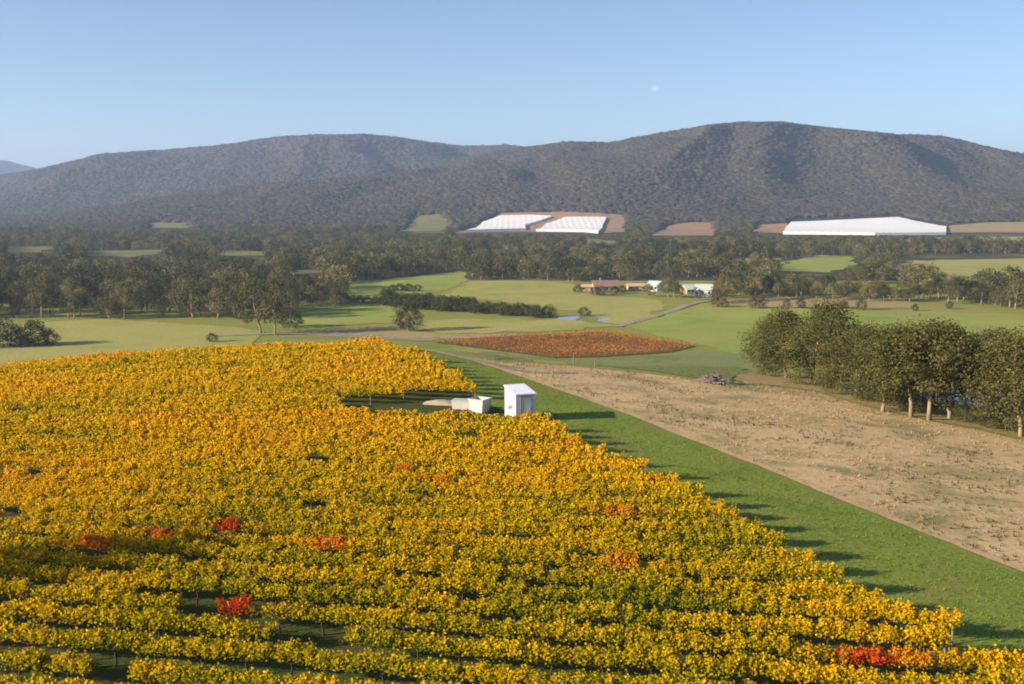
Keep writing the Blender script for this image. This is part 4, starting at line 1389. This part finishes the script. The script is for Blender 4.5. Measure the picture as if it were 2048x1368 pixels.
# brush pile
x, y, _ = hit(1432, 768)
m = MB(); g = random.Random(9)
for k in range(150):
    a = g.uniform(0, 6.28); r_ = abs(g.gauss(0, 1.1)); cx_, cy_ = r_ * math.cos(a) * 1.2, r_ * math.sin(a) * .7
    zc = g.uniform(0.05, max(.12, 1.25 - .45 * r_)); an = g.uniform(0, 6.28); L_ = g.uniform(.35, 1.0)
    d = Vector((math.cos(an) * L_, math.sin(an) * L_, g.uniform(-.25, .35)))
    m.tube([Vector((cx_, cy_, zc)) - d * .5, Vector((cx_, cy_, zc + .04)), Vector((cx_, cy_, zc)) + d * .5], [.05, .045, .02], 5)
o = ob('brush_pile', m.mesh('brush_pile', M['stick']), None, (x, y, float(G(x, y))))
tag(o, 'bleached pinkish brush pile at the far corner of the dry field', 'brush pile')

# ------------------------------------------------------------------ farm buildings
def house(px, py, wpx, hpx, depth, wall, roofm, label, rz=0.0, pitch=0.55, name='farm_house', chimney=False, wins=3):
    x, y, _ = hit(px, py)
    z = float(HT(x, y))
    k = y / FPX
    W = wpx * k / 2; Ht = hpx * k; D2 = depth / 2
    hw = Ht * (1 - pitch * 0.75)
    e = bpy.data.objects.new(name, None); COL.objects.link(e)
    e.location = (x, y + D2, z - 0.05); e.rotation_euler = (0, 0, rz)
    m = MB()
    m.add([(-W, -D2, 0), (W, -D2, 0), (W, D2, 0), (-W, D2, 0), (-W, -D2, hw), (W, -D2, hw), (W, D2, hw), (-W, D2, hw), (-W, 0, Ht - .1), (W, 0, Ht - .1)],
          [(0, 1, 5, 4), (1, 2, 6, 9, 5), (2, 3, 7, 6), (3, 0, 4, 8, 7)])
    ob('wall', m.mesh('house_wall', wall), e)
    o_ = .5; t = .18
    sl = (Ht - hw) / D2
    for sgn in (-1, 1):
        m = MB()
        ye = sgn * (D2 + o_); ze = hw - sl * o_
        a = [(-W - o_, ye, ze), (W + o_, ye, ze), (W + o_, 0, Ht), (-W - o_, 0, Ht)]
        vs = a + [(p[0], p[1], p[2] + t) for p in a]
        m.add(vs, [(0, 3, 2, 1), (4, 5, 6, 7), (0, 1, 5, 4), (1, 2, 6, 5), (2, 3, 7, 6), (3, 0, 4, 7)])
        rf = ob('roof', m.mesh('house_roof', roofm), e)
    if chimney:
        m = MB(); m.box(-W * .4 - .4, -W * .4 + .4, .6, 1.3, Ht - 1.0, Ht + 1.1); ob('chimney', m.mesh('house_chimney', wall), rf)
    for q in range(wins):
        u = -W * .72 + q * (1.44 * W) / max(1, wins - 1)
        m = MB(); m.box(u - .55, u + .55, -D2 - .05, -D2 + .02, hw * .38, hw * .78); wd = ob('window', m.mesh('house_window', M['glass']), e)
        m = MB(); m.box(u - .7, u + .7, -D2 - .09, -D2 - .051, hw * .32, hw * .38); ob('sill', m.mesh('window_sill', M['wall_white']), wd)
    m = MB(); u = -W * .3; m.box(u - .5, u + .5, -D2 - .06, -D2 + .02, 0.1, hw * .8); ob('door', m.mesh('house_door', M['door_trim']), e)
    tag(e, label, 'house' if name == 'farm_house' else 'farm shed')
    return e


house(1212, 584, 50, 22, 9, M['wall_pink'], M['roof_red'], 'farm house with a wide terracotta roof on the meadow edge', R(6), .62, chimney=True)
house(1176, 583, 22, 13, 6, M['wall_pink'], M['roof_tan'], 'small pinkish outbuilding beside the terracotta-roofed house', R(-4), .35, 'outbuilding', False, 2)
house(1273, 581, 34, 13, 7, M['wall_tan'], M['roof_tan'], 'long tan shed between the terracotta house and the white house', R(4), .4, 'farm_shed', False, 3)
house(1313, 583, 24, 20, 8, M['wall_white'], M['roof_grey'], 'bright white house half hidden by dark trees', R(-35), .45)
house(1381, 588, 24, 18, 8, M['wall_tan'], M['roof_green'], 'house with a pale green roof among the farm trees', R(15), .6)
house(1412, 594, 34, 24, 9, M['wall_white'], M['roof_grey'], 'light grey house at the head of the farm track', R(-18), .5)
house(1330, 524, 16, 9, 8, M['wall_tan'], M['roof_tan'], 'tan-roofed house showing above the woods behind the farm', 0, .5, 'farm_house', False, 2)
house(1382, 524, 14, 8, 8, M['wall_tan'], M['roof_red'], 'small red-roofed house in the woods behind the farm', 0, .5, 'farm_house', False, 2)
house(344, 546, 26, 13, 9, M['wall_tan'], M['roof_tan'], 'tan-roofed house in a gap of the dark forest', R(10), .6, 'farm_house', False, 2)
for k, (px, py, hp) in enumerate([(1156, 585, 16), (1192, 590, 17), (1205, 591, 18), (1228, 588, 16), (1245, 586, 15)]):
    tree(px, py, hp, SHR, 'garden_shrub', '%s garden shrub before the terracotta-roofed house, counted towards the white house' % nth(k + 1), 'shrubs of the farm garden', 1.05, True, 5)
for k, (px, py, hp) in enumerate(sorted([(1296, 592, 26), (1302, 594, 22), (1336, 594, 40), (1348, 596, 36), (1360, 594, 24), (1398, 600, 22), (1430, 606, 30), (1440, 608, 24), (1262, 568, 26), (1330, 575, 34)])):
    tree(px, py, hp, MIDP, 'garden_tree', '%s dark tree among the farm houses, counted from the terracotta roof' % nth(k + 1), 'trees among the farm houses', 1.2)

# ------------------------------------------------------------------ netted orchards at the foot of the hill
def netting(name, poly, label, height=3.0, scallop=0.5):
    w = [hit(px, py, height) for px, py in poly]
    pl = [p[:2] for p in w]
    e = bpy.data.objects.new(name, None); COL.objects.link(e)
    cx_, cy_ = np.mean([p[0] for p in pl]), np.mean([p[1] for p in pl])
    z0 = float(HT(cx_, cy_)); e.location = (cx_, cy_, z0)
    loc = [(p[0] - cx_, p[1] - cy_) for p in pl]
    surf = lambda x, y: HT(np.asarray(x) + cx_, np.asarray(y) + cy_) - z0 + height + scallop * np.abs(np.sin(np.asarray(x) * math.pi / 9.0))
    c = patch('canopy', loc, M['net'], 0, 3.0, True, None, surf)
    del_keys = [k for k in ('kind',) if k in c]
    for k in del_keys: del c[k]
    c.parent = e
    m = MB(); n = len(loc)
    for i in range(n):
        a, b = np.array(loc[i]), np.array(loc[(i + 1) % n])
        k = max(1, int(np.linalg.norm(b - a) / 9))
        for t in range(k):
            p, q = a + (b - a) * t / k, a + (b - a) * (t + 1) / k
            zp, zq = float(surf(*p)), float(surf(*q))
            m.add([(p[0], p[1], zp - height - .8), (q[0], q[1], zq - height - .8), (q[0], q[1], zq - .02), (p[0], p[1], zp - .02)], [(0, 1, 2, 3)])
    ob('side_netting', m.mesh('side_netting', M['net']), e)
    tag(e, label, 'crop netting')


netting('orchard_netting', [(934, 460), (965, 444), (1000, 431), (1060, 430), (1104, 432), (1082, 440), (1050, 449), (1052, 457)], 'white crop netting, the slanting one left of the brown gap')
netting('orchard_netting', [(1072, 459), (1090, 448), (1130, 434), (1213, 434), (1206, 448), (1196, 463), (1170, 460)], 'white crop netting beside the small tan field')
netting('orchard_netting', [(1566, 464), (1572, 454), (1582, 444), (1700, 439), (1798, 434), (1826, 441), (1868, 449), (1893, 453), (1892, 465), (1750, 466)], 'longest white crop netting at the foot of the nearer hill')

# ------------------------------------------------------------------ moon
d = Vector(ray(1310, 176)).normalized()
me = bpy.data.meshes.new('moon')
import bmesh
bm = bmesh.new(); bmesh.ops.create_icosphere(bm, subdivisions=4, radius=95); bm.to_mesh(me); bm.free()
mm = NT('moonlight')
tr = mm.n('ShaderNodeBsdfTransparent'); df = mm.n('ShaderNodeBsdfDiffuse'); df.inputs[0].default_value = (0.05, 0.05, 0.045, 1)
ad = mm.n('ShaderNodeAddShader'); mm.set(ad.inputs[0], tr.outputs[0]); mm.set(ad.inputs[1], df.outputs[0]); mm.set(mm.out.inputs[0], ad.outputs[0])
me.materials.append(mm.m)
for p in me.polygons: p.use_smooth = True
o = ob('moon', me, None, Vector((0, 0, CAMZ)) + d * 30000)
tag(o, 'faint pale half moon in the sky above the nearer hill', 'moon')

# ------------------------------------------------------------------ haze
m = MB(); m.box(-9500, 9500, -700, 14500, -8, 470)
hz = NT('valley_haze')
pv = hz.n('ShaderNodeVolumePrincipled')
pv.inputs['Color'].default_value = (0.52, 0.68, 1.0, 1)
pv.inputs['Density'].default_value = 0.00012
pv.inputs['Anisotropy'].default_value = 0.2
hz.set(hz.out.inputs['Volume'], pv.outputs[0])
h = ob('haze', m.mesh('haze', hz.m))
tag(h, kind='stuff')
